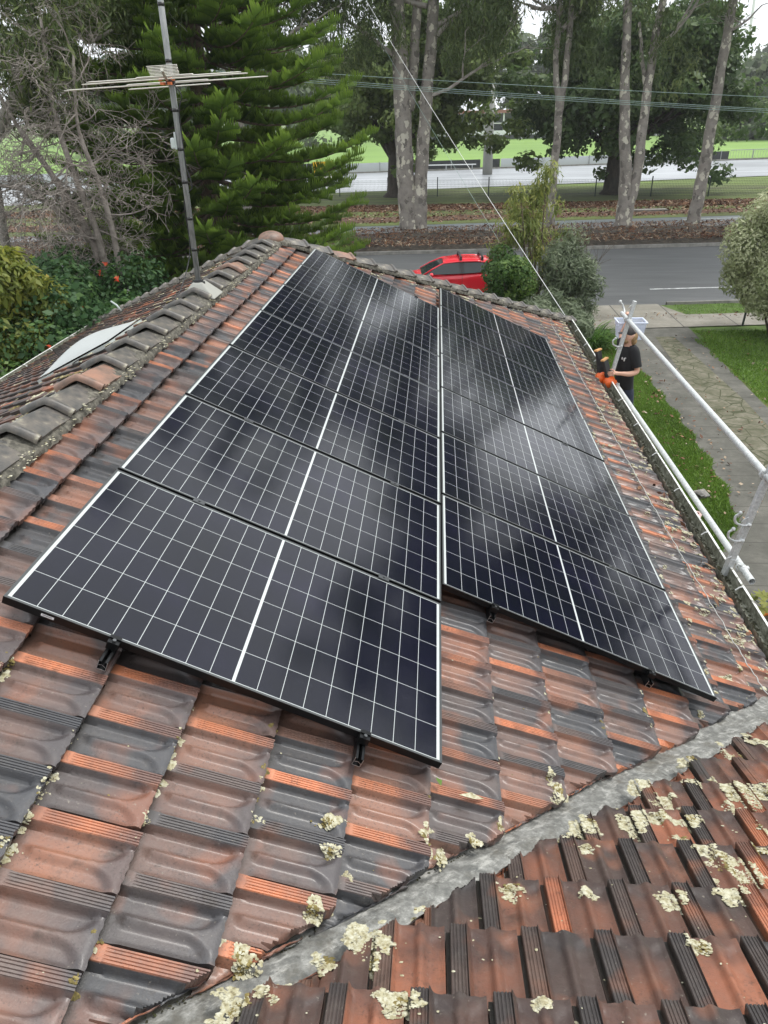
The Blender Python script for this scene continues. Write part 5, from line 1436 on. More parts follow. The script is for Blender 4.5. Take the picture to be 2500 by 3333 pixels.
tag(MB().box((15.1, 51.7, ZG + .06), (3.2, .7, .1), Matrix.Rotation(.05, 3, 'Z')).build('pit_cover', 'kerb_concrete'), 'flat grey concrete pit cover lying in the verge behind the forked gum', 'slab')
# timber plank in the hedge
tag(MB().box((-7.6, 11.05, -2.62), (2.0, .2, .06), Matrix.Rotation(.1, 3, 'Z')).build('timber_plank', 'old_timber'), 'grey timber board lying in the hedge at the left edge', 'plank')

# ================================================================== RED CAR
car = thing('parked_car', 'red hatchback with black roof bars parked at the kerb, half hidden by the hip capping', 'car', (2.1, 25.9, ZG), None, (0, 0, 0.06))
def cloft(stations, n=20):
    """stations: (x, z0, z1, half width, roundness) -> closed ring loft"""
    V = []; F = []
    for x_, z0, z1, hw, e in stations:
        for k in range(n):
            a = 2 * math.pi * (k + .5) / n; ca, sa_ = math.cos(a), math.sin(a)
            V.append((x_, math.copysign(abs(ca) ** e, ca) * hw, (z0 + z1) / 2 + math.copysign(abs(sa_) ** e, sa_) * (z1 - z0) / 2))
    for i in range(len(stations) - 1):
        for k in range(n): F.append((i * n + k, i * n + (k + 1) % n, (i + 1) * n + (k + 1) % n, (i + 1) * n + k))
    F.append(tuple(range(n - 1, -1, -1))); F.append(tuple((len(stations) - 1) * n + k for k in range(n)))
    return V, F
body = MB().add(*cloft([(-2.08, .35, .62, .55, .5), (-2.0, .25, .74, .74, .4), (-1.75, .2, .86, .82, .35), (-1.3, .2, .97, .85, .33), (-.95, .2, 1.04, .86, .3), (0, .2, 1.07, .87, .28), (1.0, .2, 1.10, .87, .28), (1.7, .22, 1.10, .85, .3), (1.95, .3, 1.02, .78, .35), (2.02, .4, .9, .6, .5)], 28)).build('body', 'red_paint', car, True, local=True)
cab = MB()
# roof shell and pillars: x along, heights
def ring(x_, hw, z_): return [(x_, -hw, z_ - .035), (x_, -hw * .93, z_), (x_, -hw * .5, z_ + .025), (x_, 0, z_ + .03), (x_, hw * .5, z_ + .025), (x_, hw * .93, z_), (x_, hw, z_ - .035)]
V = []; F = []; st_ = [(-.28, .60, 1.40), (-.1, .63, 1.455), (.25, .645, 1.485), (.7, .645, 1.49), (1.15, .63, 1.465), (1.45, .60, 1.42), (1.62, .56, 1.36)]
for a in st_: V += ring(*a)
for i in range(len(st_) - 1):
    for k in range(6): F.append((i * 7 + k, i * 7 + k + 1, i * 7 + k + 8, i * 7 + k + 7))
cab.add(V, F)
for sy in (-1, 1):
    cab.tube([(-1.05, sy * .80, 1.02), (-.65, sy * .71, 1.24), (-.28, sy * .61, 1.40), (.3, sy * .655, 1.462), (.9, sy * .655, 1.462), (1.4, sy * .62, 1.40)], .03, 6)
    cab.tube([(1.4, sy * .62, 1.40), (1.7, sy * .70, 1.2), (1.85, sy * .76, 1.05)], .055, 6)
cab.build('roof', 'red_paint', car, True, local=True)
gl = MB()
gl.add([(-1.05, -.76, 1.03), (-1.05, .76, 1.03), (-.28, .58, 1.40), (-.28, -.58, 1.40), (-.68, -.69, 1.235), (-.68, .69, 1.235)], [(0, 4, 5, 1), (4, 3, 2, 5)]); gl.build('windscreen', 'car_glass', car, local=True)
MB().add([(1.62, -.54, 1.36), (1.62, .54, 1.36), (1.92, .66, 1.04), (1.92, -.66, 1.04)], [(0, 1, 2, 3)]).build('rear_window', 'car_glass', car, local=True)
for sy in (-1, 1):
    q = lambda x_, z_: (x_, sy * (.86 - (z_ - 1.05) * .55), z_)
    MB().add([q(-.93, 1.06), q(-.55, 1.28), q(-.30, 1.385), q(.26, 1.435), q(.30, 1.08)], [(0, 1, 2, 3, 4)]).build('side_window', 'car_glass', car, local=True)
    MB().add([q(.44, 1.085), q(.42, 1.435), q(1.0, 1.43), q(1.28, 1.38), q(1.36, 1.12)], [(0, 1, 2, 3, 4)]).build('side_window', 'car_glass', car, local=True)
    MB().add([q(.30, 1.08), q(.26, 1.44), q(.42, 1.44), q(.44, 1.085)], [(0, 1, 2, 3)]).build('door_pillar', 'black_plastic', car, local=True)
    mm_ = MB(); mm_.ell((-.72, sy * .98, 1.08), (.075, .11, .07), 10, 8); mm_.box((-.70, sy * .88, 1.05), (.05, .1, .03)); mm_.build('mirror', 'red_paint', car, True, local=True)
    hd2 = MB(); hd2.box((.02, sy * .875, .90), (.2, .03, .03)); hd2.build('door_handle', 'red_paint', car, local=True, bevel=.01)
    sl = MB(); sl.box((.37, sy * .868, .66), (.008, .012, .8)); sl.box((-.75, sy * .862, .68), (.008, .012, .6)); sl.build('door_gap', 'black_plastic', car, local=True)
    for wx in (-1.3, 1.3):
        w_ = MB(); w_.tube([(wx, sy * .62, .31), (wx, sy * .86, .31)], .31, 20); tw = w_.build('wheel', 'tyre_rubber', car, local=True)
        w_ = MB(); w_.tube([(wx, sy * .80, .31), (wx, sy * .875, .31)], .2, 14); w_.build('rim', 'alloy', tw, local=True)
    h_ = MB(); h_.ell((-1.86, sy * .56, .72), (.16, .16, .08), 10, 6); h_.build('headlight', 'clear_plastic', car, local=True)
    h_ = MB(); h_.ell((1.93, sy * .62, .9), (.08, .12, .12), 10, 6); h_.build('tail_light', 'crate_red', car, local=True)
for rx_ in (.33, 1.08):
    rb = MB(); rb.box((rx_, 0, 1.60), (.075, 1.24, .03))
    for sy in (-1, 1): rb.box((rx_, sy * .59, 1.53), (.10, .10, .12), None, .7)
    rb.build('roof_bar', 'black_plastic', car, local=True, bevel=.006)

# ================================================================== THE MAN ON HIS LADDER
PB = Vector((4.52, 9.15, -3.13)); fwd = Vector((-.92, -.38, 0)).normalized(); lft = Vector((.38, -.92, 0)).normalized()
def bp(f, l, z_):
    q_ = max(0, .9 - z_) / .9
    return PB + fwd * f + lft * l + Vector((.26 * q_, .12 * q_, z_))
def skinmesh(name, pts, edges, rad, m, parent, sub=2, root=0):
    me = bpy.data.meshes.new(name); me.from_pydata([tuple(p) for p in pts], edges, []); me.update()
    o = bpy.data.objects.new(name, me); COL.objects.link(o); me.materials.append(MAT[m])
    sk_ = o.modifiers.new("skin", 'SKIN'); sk_.use_smooth_shade = True
    if not me.skin_vertices: 
        bpy.context.view_layer.objects.active = o
    for i, r_ in enumerate(rad):
        v = me.skin_vertices[0].data[i]; v.radius = r_ if isinstance(r_, tuple) else (r_, r_); v.use_root = (i == root)
    ss = o.modifiers.new("sub", 'SUBSURF'); ss.levels = sub; ss.render_levels = sub
    if parent is not None: adopt(o, parent)
    return o
man = thing('person', 'man in black t-shirt, jeans and grey cap with a clear tub on his shoulder', 'person', PB)
P_, E_, R3 = [], [], []
def av(p, r_, par=None):
    P_.append(p); R3.append(r_)
    if par is not None: E_.append((par, len(P_) - 1))
    return len(P_) - 1
pel = av(bp(0, 0, .95), .10); sp1 = av(bp(0, 0, 1.12), .095, pel); ch = av(bp(.01, 0, 1.32), .105, sp1); nk_ = av(bp(0.0, 0, 1.47), .065, ch)
n2_ = av(bp(.015, 0, 1.545), .056, nk_); hd0 = av(bp(.03, 0, 1.60), (.072, .075), n2_); hd1 = av(bp(.02, 0, 1.68), (.080, .098), hd0); hd2_ = av(bp(.01, 0, 1.745), (.068, .082), hd1)
av(bp(.125, 0, 1.655), .013, hd1)
for sg in (1, -1): av(bp(0, sg * .092, 1.655), .016, hd1)
# left arm (towards camera), forearm level, hand on the tools
s1 = av(bp(0, .17, 1.43), .062, ch); e1_ = av(bp(-.05, .235, 1.15), .043, s1); m1_ = av(bp(.09, .235, 1.135), .044, e1_); w1_ = av(bp(.25, .20, 1.155), .028, m1_); pm1 = av(bp(.315, .185, 1.16), (.034, .020), w1_); k1 = av(bp(.35, .18, 1.162), (.036, .016), pm1)
for i, (dl, ln) in enumerate(((-.028, .066), (-.009, .078), (.010, .072), (.028, .056))):
    a = av(bp(.36, .18, 1.162 - dl), .0095, k1); b_ = av(bp(.36 + ln * .5, .172, 1.158 - dl), .0088, a); c = av(bp(.36 + ln * .72, .145, 1.150 - dl), .0080, b_); av(bp(.36 + ln * .66, .118, 1.146 - dl), .0072, c)
a = av(bp(.315, .16, 1.195), .0115, pm1); b_ = av(bp(.345, .14, 1.212), .0100, a); av(bp(.372, .122, 1.208), .0085, b_)
# right arm raised over the tub
s2 = av(bp(0, -.17, 1.44), .062, ch); e2_ = av(bp(-.10, -.33, 1.60), .044, s2); w2_ = av(bp(-.17, -.30, 1.83), .029, e2_); pm2 = av(bp(-.185, -.32, 1.875), (.034, .020), w2_); k2 = av(bp(-.19, -.355, 1.895), (.036, .016), pm2)
for i, (df, ln) in enumerate(((-.028, .06), (-.009, .075), (.010, .07), (.028, .052))):
    a = av(bp(-.19 + df, -.365, 1.898), .0095, k2); b_ = av(bp(-.19 + df, -.365 - ln * .5, 1.898), .0088, a); c = av(bp(-.19 + df, -.365 - ln * .8, 1.882), .008, b_); av(bp(-.19 + df, -.365 - ln * .9, 1.858), .0072, c)
a = av(bp(-.15, -.325, 1.892), .0115, pm2); b_ = av(bp(-.115, -.345, 1.892), .010, a); av(bp(-.098, -.368, 1.878), .0085, b_)
legs = {}
for sg in (1, -1):
    h_ = av(bp(0, sg * .09, .90), (.090, .095), pel); kn = av(bp(.06 if sg > 0 else .13, sg * .11, .50), .060, h_); an_ = av(bp(.0 if sg > 0 else .05, sg * .11, .10), .040, kn); ft = av(bp(.13 if sg > 0 else .18, sg * .12, .045), (.042, .030), an_); legs[sg] = (h_, kn, an_, ft)
skinmesh('body', P_, E_, R3, 'skin', man)
# t-shirt, jeans: lofted rings that follow the body
def garment(name, m, lofts):
    mb = MB()
    for rings in lofts:
        n = 18; V = []; F = []
        for c, ax_, rf, rl in rings:
            ax_ = Vector(ax_).normalized(); a1 = (fwd - ax_ * fwd.dot(ax_)); a1 = a1.normalized() if a1.length > .2 else Vector((0, 0, 1)); a2 = ax_.cross(a1)
            for k in range(n):
                t_ = 6.28318 * k / n; wob = 1 + .025 * math.sin(3 * t_ + c.z * 31) + .02 * math.sin(5 * t_ - c.z * 17)
                V.append(c + (a1 * math.cos(t_) * rf + a2 * math.sin(t_) * rl) * wob)
        for i in range(len(rings) - 1):
            for k in range(n): F.append((i * n + k, i * n + (k + 1) % n, (i + 1) * n + (k + 1) % n, (i + 1) * n + k))
        mb.add(V, F)
    o = mb.build(name, m, man, True); ss = o.modifiers.new('sub', 'SUBSURF'); ss.levels = 1; ss.render_levels = 1; return o
up_ = Vector((0, 0, 1)); SE1 = bp(-.04, .228, 1.215); SS1 = bp(0, .15, 1.44); d1 = SE1 - SS1
SS2 = bp(0, -.14, 1.44); SE2 = bp(-.045, -.255, 1.52); d2 = SE2 - SS2
garment('t_shirt', 'black_cotton', [
    [(bp(0, 0, .855), up_, .130, .178), (bp(0, 0, .87), up_, .132, .180), (bp(0, 0, 1.0), up_, .128, .172), (bp(.005, 0, 1.12), up_, .122, .168), (bp(.01, 0, 1.25), up_, .130, .185), (bp(.01, 0, 1.36), up_, .128, .200), (bp(.0, 0, 1.43), up_, .118, .205), (bp(0, 0, 1.48), up_, .095, .160), (bp(0, 0, 1.50), up_, .062, .072)],
    [(SS1 - d1 * .42, d1, .040, .045), (SS1 - d1 * .25, d1, .078, .080), (SS1 + d1 * .10, d1, .090, .092), (SS1 + d1 * .6, d1, .074, .076), (SE1, d1, .072, .072), (SE1 - d1 * .03, d1, .060, .060)],
    [(SS2 - d2 * .3, d2, .078, .08), (SS2 + d2 * .2, d2, .092, .092), (SS2 + d2 * .7, d2, .074, .074), (SE2, d2, .070, .070), (SE2 - d2 * .05, d2, .058, .058)]])
jl = []
for sg in (1, -1):
    kf = .06 if sg > 0 else .13; af = .0 if sg > 0 else .05
    jl.append([(bp(0, sg * .03, .93), up_, .105, .105), (bp(0, sg * .085, .84), up_, .112, .098), (bp(kf * .5, sg * .10, .66), up_, .092, .085), (bp(kf, sg * .11, .50), up_, .076, .072), (bp((kf + af) * .45, sg * .11, .30), up_, .072, .066), (bp(af, sg * .11, .12), up_, .064, .060), (bp(af, sg * .11, .06), up_, .068, .062)])
garment('jeans', 'denim', [[(bp(0, 0, 1.0), up_, .118, .158), (bp(0, 0, .90), up_, .125, .172), (bp(0, 0, .80), up_, .115, .165)]] + jl)
for sg in (1, -1):
    f0 = .0 if sg > 0 else .05; mb = MB(); Rb = Matrix((fwd, lft, Vector((0, 0, 1)))).transposed()
    mb.ell(bp(f0 + .06, sg * .115, .045), (.15, .052, .045), 12, 8, Rb); mb.ell(bp(f0 - .01, sg * .11, .09), (.06, .05, .07), 10, 8, Rb); mb.build('boot', 'boot_leather', man, True)
mb = MB(); Rb = Matrix((fwd, lft, Vector((0, 0, 1)))).transposed()
mb.ell(bp(-.035, 0, 1.645), (.092, .094, .105), 16, 10, Rb); mb.ell(bp(-.055, 0, 1.575), (.062, .085, .075), 14, 8, Rb)
mb.build('hair', 'blond_hair', man, True)
mb = MB(); mb.ell(bp(.065, 0, 1.585), (.056, .062, .048), 12, 8, Rb); mb.build('beard', 'blond_hair', man, True)
mb = MB(); mb.ell(bp(.012, 0, 1.722), (.108, .096, .085), 18, 10, Rb)
mb.build('cap', 'cap_grey', man, True)
mb = MB(); mb.ell(bp(.125, 0, 1.705), (.075, .072, .010), 14, 6, Rb); mb.build('cap_peak', 'cap_grey', man, True)
mb = MB()
for sg in (1, -1): mb.ell(bp(.098, sg * .032, 1.668), (.008, .012, .007), 8, 6, Rb)
mb.build('eyes', 'tool_black', man, True)
mb = MB(); mb.ell(bp(.112, 0, 1.605), (.006, .022, .006), 8, 6, Rb); mb.build('lips', 'skin', man, True)
# small white print on the chest (two rounded marks), lying on the shirt
mb = MB(); mb.ell(bp(.118, .098, 1.325), (.006, .020, .030), 10, 8, Rb); mb.ell(bp(.130, .062, 1.335), (.006, .013, .022), 10, 8, Rb); mb.ell(bp(.110, .118, 1.352), (.006, .009, .012), 8, 6, Rb)
mb.build('chest_print', 'print_white', man, True)
# ladder platform he stands on (below the gutter line)
ld = thing('stepladder', 'aluminium platform stepladder under the man, mostly hidden behind the gutter', 'ladder', (4.6, 9.15, ZG))
mb = MB(); mb.box((4.80, 9.27, -3.155), (.44, .50, .045)); mb.build('platform', 'raw_aluminium', ld)
for sx_ in (-1, 1):
    for sy in (-1, 1): MB().tube([(4.80 + sx_ * .20, 9.27 + sy * .22, -3.16), (4.80 + sx_ * .30, 9.27 + sy * .34, ZG)], .018, 8).build('leg', 'raw_aluminium', ld)
for k in range(4): MB().box((4.80 + .21 + .02 * k, 9.27, -3.45 - k * .3), (.06, .50 + .05 * k, .02)).build('step', 'raw_aluminium', ld)
# tub
tb = thing('plastic_tub', 'clear plastic tub of fittings with a blue-white rim held on the shoulder of the man', 'tub', (4.64, 9.68, -1.65))
def openbox(c, d, taper, wall):
    mb = MB(); x_, y_, z_ = d[0] / 2, d[1] / 2, d[2]; V = []
    for zz, s_ in ((0, taper), (z_, 1.0)):
        for a, b_ in ((-1, -1), (1, -1), (1, 1), (-1, 1)): V.append((c[0] + a * x_ * s_, c[1] + b_ * y_ * s_, c[2] + zz))
    mb.add(V, [(3, 2, 1, 0), (0, 1, 5, 4), (1, 2, 6, 5), (2, 3, 7, 6), (3, 0, 4, 7)]); return mb
o = openbox((4.64, 9.68, -1.65), (.42, .30, .26), .84, .004).build('tub_body', 'clear_plastic', tb)
sd = o.modifiers.new('solid', 'SOLIDIFY'); sd.thickness = .004
mb = MB(); z_ = -1.385
for c, d in (((4.64, 9.68 - .158, z_), (.45, .022, .02)), ((4.64, 9.68 + .158, z_), (.45, .022, .02)), ((4.64 - .216, 9.68, z_), (.022, .30, .02)), ((4.64 + .216, 9.68, z_), (.022, .30, .02)), ((4.64 - .222, 9.68, z_ - .03), (.012, .12, .05)), ((4.64 + .222, 9.68, z_ - .03), (.012, .12, .05))): mb.box(c, d)
mb.build('tub_rim', 'tub_rim', tb, bevel=.003)
rng = random.Random(3)
for mt, n in (('tool_black', 6), ('print_white', 5), ('crate_red', 2), ('raw_aluminium', 5)):
    mb = MB()
    for k in range(n):
        mb.box((4.64 + rng.uniform(-.14, .14), 9.68 + rng.uniform(-.09, .09), -1.61 + rng.uniform(0, .17)), (rng.uniform(.03, .09), rng.uniform(.02, .06), rng.uniform(.02, .04)), Matrix.Rotation(rng.uniform(0, 3), 3, 'Z') @ Matrix.Rotation(rng.uniform(-.6, .6), 3, 'X'))
    mb.build('fittings', mt, tb)
# the two hand-held saws: black blade covers with tan tips, orange bodies
def saw(label, top, foot, hand_m, flip):
    top, foot = Vector(top), Vector(foot); t0 = thing('cordless_saw', label, 'power tool', foot, 'orange tools propped at the gutter beside the man')
    d_ = (top - foot); L = d_.length; z_ = d_.normalized(); x_ = Vector((.75, .6, 0)); x_ = (x_ - z_ * x_.dot(z_)).normalized(); y_ = z_.cross(x_); Rm = Matrix((x_, y_, z_)).transposed()
    mb = MB(); mb.box(foot + z_ * (L * .56), (.10, .05, L * .86), Rm); mb.box(foot + z_ * (L * .30) + x_ * .0, (.11, .06, L * .30), Rm); mb.build('blade_cover', 'tool_black', t0, bevel=.008)
    mb = MB(); mb.box(foot + z_ * (L * .985), (.12, .06, .026), Rm); mb.build('cover_tip', 'tool_tan', t0, bevel=.004)
    mb = MB(); mb.ell(foot + z_ * .02 - x_ * .02, (.11, .08, .10), 14, 10, Rm); mb.box(foot + z_ * (-.03) + x_ * .05, (.12, .07, .06), Rm); mb.box(foot + z_ * .06 + x_ * .075, (.03, .04, .12), Rm); mb.build('motor_body', 'tool_orange', t0, bevel=.01)
    c = foot - z_ * .06 + x_ * .03; mb = MB()
    mb.tube(spline([c + x_ * .07 + z_ * .02, c + x_ * .11 - z_ * .03, c + x_ * .08 - z_ * .10, c + x_ * .0 - z_ * .12, c - x_ * .06 - z_ * .07, c - x_ * .05 + z_ * .0], 5), .015, 8); mb.build('handle', hand_m, t0, True)
saw('orange-bodied saw with tall black blade cover, the further left of two at the gutter', (4.05, 9.05, -1.66), (4.15, 9.0, -2.10), 'tool_orange', 0)
saw('orange-bodied saw with yellow loop handle and black cover, under the hand of the man', (4.13, 8.90, -1.76), (4.26, 8.90, -2.13), 'tool_yellow', 1)

# ================================================================== THINGS ON THE GROUND
cr = thing('tool_crate', 'red plastic crate with a pale pink slotted lid lying on the grass below the gutter', 'crate', (5.72, 8.95, ZG), None, (0, 0, -.5))
mb = MB(); mb.box((0, 0, .10), (.52, .32, .20)); mb.build('crate_body', 'crate_red', cr, local=True, bevel=.015)
mb = MB()
for c, d in (((0, -.15, .215), (.54, .05, .03)), ((0, .15, .215), (.54, .05, .03)), ((0, 0, .215), (.06, .34, .03)), ((-.25, 0, .215), (.05, .34, .03)), ((.25, 0, .215), (.05, .34, .03)), ((-.12, 0, .216), (.03, .34, .026)), ((.12, 0, .216), (.03, .34, .026))): mb.box(c, d)
mb.build('lid', 'crate_lid', cr, local=True, bevel=.006)
mb = MB(); mb.tube([(-.28, -.1, .12), (-.33, -.1, .15), (-.33, .1, .15), (-.28, .1, .12)], .012, 6); mb.build('handle', 'crate_red', cr, local=True)
mb = MB(); mb.box((6.33, 9.95, ZG + .07), (.26, .20, .05), Matrix.Rotation(.4, 3, 'Z') @ Matrix.Rotation(.3, 3, 'X')); mb.box((6.28, 9.9, ZG + .10), (.10, .20, .03), Matrix.Rotation(.4, 3, 'Z'))
tag(mb.build('broken_tile', 'ridge_tile', bevel=.01), 'broken grey piece of roof tile lying on the lawn behind the scaffold tube', 'tile')
pt = thing('potted_plant', 'orange glazed pot with a yellow-green lobed-leaf plant below the gutter at the right edge', 'potted plant', (5.98, 5.83, ZG))
V = []; F = []; pr_ = [(.10, 0), (.17, .08), (.21, .20), (.20, .30), (.215, .31), (.215, .34), (.19, .34), (.185, .26)]; n = 20
for r_, z_ in pr_:
    for k in range(n): V.append((5.98 + r_ * math.cos(6.2832 * k / n), 5.83 + r_ * math.sin(6.2832 * k / n), ZG + .012 + z_))
for i in range(len(pr_) - 1):
    for k in range(n): F.append((i * n + k, i * n + (k + 1) % n, (i + 1) * n + (k + 1) % n, (i + 1) * n + k))
F.append(tuple(reversed(range(n)))); np_mesh('pot', V, F, 'pot_orange', pt, smooth=True)
MB().tube([(5.98, 5.83, ZG + .2), (5.98, 5.83, ZG + .29)], .185, 16).build('soil', 'mulch', pt)
nr = np.random.default_rng(8); parts = []; mb = MB(); rng = random.Random(8)
for k in range(15):
    an_ = k * 2.4; r_ = rng.uniform(.10, .34); c = Vector((5.98 + r_ * math.cos(an_), 5.83 + r_ * math.sin(an_), ZG + .45 + rng.uniform(0, .28)))
    mb.tube([(5.98, 5.83, ZG + .28), (5.98 + r_ * .4 * math.cos(an_), 5.83 + r_ * .4 * math.sin(an_), ZG + .42), c], .006, 5)
    for j in range(5):
        a2 = an_ + (j - 2) * .62; T = np.array([[math.cos(a2), math.sin(a2), -.1]]); parts.append(leaves(np.array([[c.x, c.y, c.z]]) + T * .07, np.array([[.1, -.2, 1.]]) + nr.normal(0, .12, (1, 3)), .15, .055, nr, .1, T=T, tint=np.array([.55 + .25 * rng.random()])))
mb.build('stem', 'bush_leaves', pt); leaf_obj('leaves', 'yellow_shrub_leaves', pt, *join(parts))

# ================================================================== LICHEN AND DEBRIS ON THE TILES
def surf(w, v, off, opn=False):
    r_ = np.floor((v - off[0]) / TE); d = (v - off[0]) / TE - r_
    s = (w - off[1]) / TW - np.where(r_ % 2 == 1, .5, 0.0); s = s - np.floor(s)
    return tile_profile(s, d, opn) + .043 * d
dome_n = 7
def dome_tpl():
    V = [(0, 0, .62)]; 
    for k in range(dome_n): a = 6.2832 * k / dome_n; V.append((.62 * math.cos(a), .62 * math.sin(a), .42))
    for k in range(dome_n): a = 6.2832 * (k + .5) / dome_n; V.append((math.cos(a), math.sin(a), -.35))
    F = [(0, 1 + k, 1 + (k + 1) % dome_n, 0) for k in range(dome_n)]
    F3 = [(0, 1 + k, 1 + (k + 1) % dome_n) for k in range(dome_n)]
    for k in range(dome_n):
        a, b_ = 1 + k, 1 + (k + 1) % dome_n; c, d = 1 + dome_n + k, 1 + dome_n + (k + 1) % dome_n
        F3 += [(a, c, b_), (b_, c, d)]
    return np.array(V), np.array(F3)
DT_V, DT_F = dome_tpl()
def lumps(name, label, W, V_, R_, tf, off, m, seed, parent=None, hfun=None, kind='stuff'):
    nr = np.random.default_rng(seed); W, V_, R_ = map(np.asarray, (W, V_, R_)); n = len(W)
    h0 = surf(W, V_, off, tf is tf_near) if hfun is None else hfun(W, V_)
    an_ = nr.uniform(0, 6.28, n); sc = nr.uniform(.7, 1.35, (n, 2)); hh = nr.uniform(.10, .42, n)
    X = DT_V[None, :, 0] * R_[:, None] * sc[:, :1]; Y = DT_V[None, :, 1] * R_[:, None] * sc[:, 1:]; Z = DT_V[None, :, 2] * (R_ * hh)[:, None]
    X = X * (1 + nr.normal(0, .16, X.shape)); Y = Y * (1 + nr.normal(0, .16, Y.shape))
    c, s = np.cos(an_)[:, None], np.sin(an_)[:, None]
    w2_ = (W[:, None] + X * c - Y * s).ravel(); v2 = (V_[:, None] + X * s + Y * c).ravel(); h2 = (h0[:, None] + Z).ravel()
    P = np.stack(tf(w2_, v2, h2), 1); F = (DT_F[None] + (np.arange(n) * len(DT_V))[:, None, None]).reshape(-1, 3)
    o = np_mesh(name, P, F, m, parent, smooth=False)
    if kind: o['kind'] = kind
    o['label'] = label
    return o
def patch(nr, w0, v0, r0, lr=(.0024, .0070), dens=1.2, holes=.05):
    n = int(r0 * r0 / (lr[0] * lr[1]) * 2.6 * dens) + 4
    ph = nr.uniform(0, 6.28, 4); am = nr.uniform(.08, .30, 4)
    a = nr.uniform(0, 6.2832, n); rad = np.sqrt(nr.random(n))
    lim = 1 + sum(am[k] * np.sin((k + 1) * a + ph[k]) for k in range(4))
    hole = np.sin(a * 3 + ph[0]) * np.sin(rad * 9 + ph[1]) > (1 - holes * 4)
    keep = ~hole
    el_ = nr.uniform(.75, 1.3)
    return (w0 + r0 * rad * lim * np.cos(a) * el_)[keep], (v0 + r0 * rad * lim * np.sin(a) / el_)[keep], (nr.uniform(lr[0], lr[1], n) * (0.8 + .4 * rad))[keep]
OFFM = (0.467 - TE - 0.005, 0.078); OFFN = (0.0, 0.084); OFFL = (-0.05, 0.05)
nearL = [(2.44, -0.55, 0.057), (2.66, -0.51, 0.059), (1.89, -0.53, 0.041), (2.16, -0.54, 0.028), (2.44, -0.76, 0.049), (2.45, -0.01, 0.077), (2.58, 0.02, 0.056), (2.57, 0.3, 0.066), (2.67, 0.23, 0.048), (2.26, -0.07, 0.054), (2.22, -0.05, 0.054), (2.67, -0.23, 0.053), (2.74, -0.27, 0.063), (2.77, -0.34, 0.062), (2.78, -0.4, 0.051), (3.01, 0.32, 0.075), (3.06, 0.26, 0.074), (2.71, -0.01, 0.051), (2.64, -0.11, 0.038), (2.15, -0.17, 0.052), (2.22, -0.24, 0.031), (1.92, -1.05, 0.031), (1.53, -1.07, 0.057), (1.48, -0.87, 0.02), (1.57, -0.66, 0.018), (2.99, -0.03, 0.034), (2.99, 0.42, 0.038), (2.91, -0.19, 0.055), (2.65, -0.38, 0.02), (2.97, 0.16, 0.048), (3.12, 0.31, 0.05), (1.4, -0.81, 0.071), (1.3, -0.91, 0.036), (1.19, -1.0, 0.028), (1.07, -1.11, 0.058), (1.44, -0.9, 0.036), (1.46, -0.84, 0.033),
         (3.2, .75, .06), (3.4, .9, .07), (3.5, .6, .06), (3.7, 1.0, .06), (3.3, .45, .07), (3.6, .3, .06), (3.35, 1.0, .04), (2.9, .62, .05)]
nr = np.random.default_rng(44); A_ = [[], [], []]; B_ = [[], [], []]
def put(dst, t3):
    for a, b_ in zip(dst, t3): a.append(b_)
for x_, y_, r_ in nearL:
    put(A_, patch(nr, x_, (y_ + 1.04) / YC, r_ * .80))
    for q_ in range(3): put(A_, patch(nr, x_ + nr.normal(0, .5 * r_), (y_ + 1.04) / YC + nr.normal(0, .6 * r_), r_ * nr.uniform(.25, .5)))
    if nr.random() < .5: put(B_, patch(nr, x_ + nr.normal(0, .4 * r_), (y_ + 1.04) / YC + nr.normal(0, .4 * r_), r_ * .45, dens=.9))
put(B_, patch(nr, 1.78, (-1.22 + 1.04) / YC, .055)); put(A_, patch(nr, 1.72, (-1.17 + 1.04) / YC, .018))
for k in range(900):   # little specks
    w_, v_ = nr.uniform(1.0, 4.6), nr.uniform(-.6, 3.4)
    if v_ * YC - 1.04 > -0.98 + va * (w_ - 1.28): continue
    put(A_, (np.array([w_]), np.array([v_]), np.array([nr.uniform(.0015, .006)])))
for k in range(70):
    w_, v_ = nr.uniform(2.3, 5.5), nr.uniform(1.2, 4)
    if v_ * YC - 1.04 > -1.02 + va * (w_ - 1.28): continue
    put(A_, patch(nr, w_, v_, nr.uniform(.015, .05), (.004, .008)))
lumps('lichen', 'cream crusts of lichen spotted over the tiles below the valley', *[np.concatenate(a) for a in A_], tf_near, OFFN, 'lichen_cream', 1)
lumps('lichen', 'olive brown lichen crusts mixed with the cream ones below the valley', *[np.concatenate(a) for a in B_], tf_near, OFFN, 'lichen_olive', 2)
# main face: patches given in (v,u)
mainK = [(1.44, -0.35, 0.03), (1.17, -0.44, 0.02), (1.43, -0.7, 0.034), (1.23, -0.9, 0.030), (1.25, -0.93, 0.034), (0.47, -0.62, 0.014), (0.47, -0.7, 0.012), (0.46, -0.83, 0.014), (1.46, -0.48, 0.028), (1.54, -0.52, 0.02), (0.82, -0.4, 0.014), (1.82, -0.26, 0.018), (1.85, -0.3, 0.025), (1.91, -0.31, 0.03), (2.04, -0.2, 0.03), (2.17, -0.09, 0.025), (2.5, 0.24, 0.049), (2.46, 0.31, 0.02), (1.84, -0.22, 0.02), (3.87, 1.8, 0.02), (4.08, 1.88, 0.035), (4.11, 1.87, 0.026), (4.22, 2.01, 0.02), (3.87, 1.6, 0.015), (3.68, 1.34, 0.025)]
A_ = [[], [], []]; B_ = [[], [], []]
for v_, u_, r_ in mainK: put(A_, patch(nr, -u_, v_, r_)); put(B_, patch(nr, -u_ + .01, v_ - .01, r_ * .5))
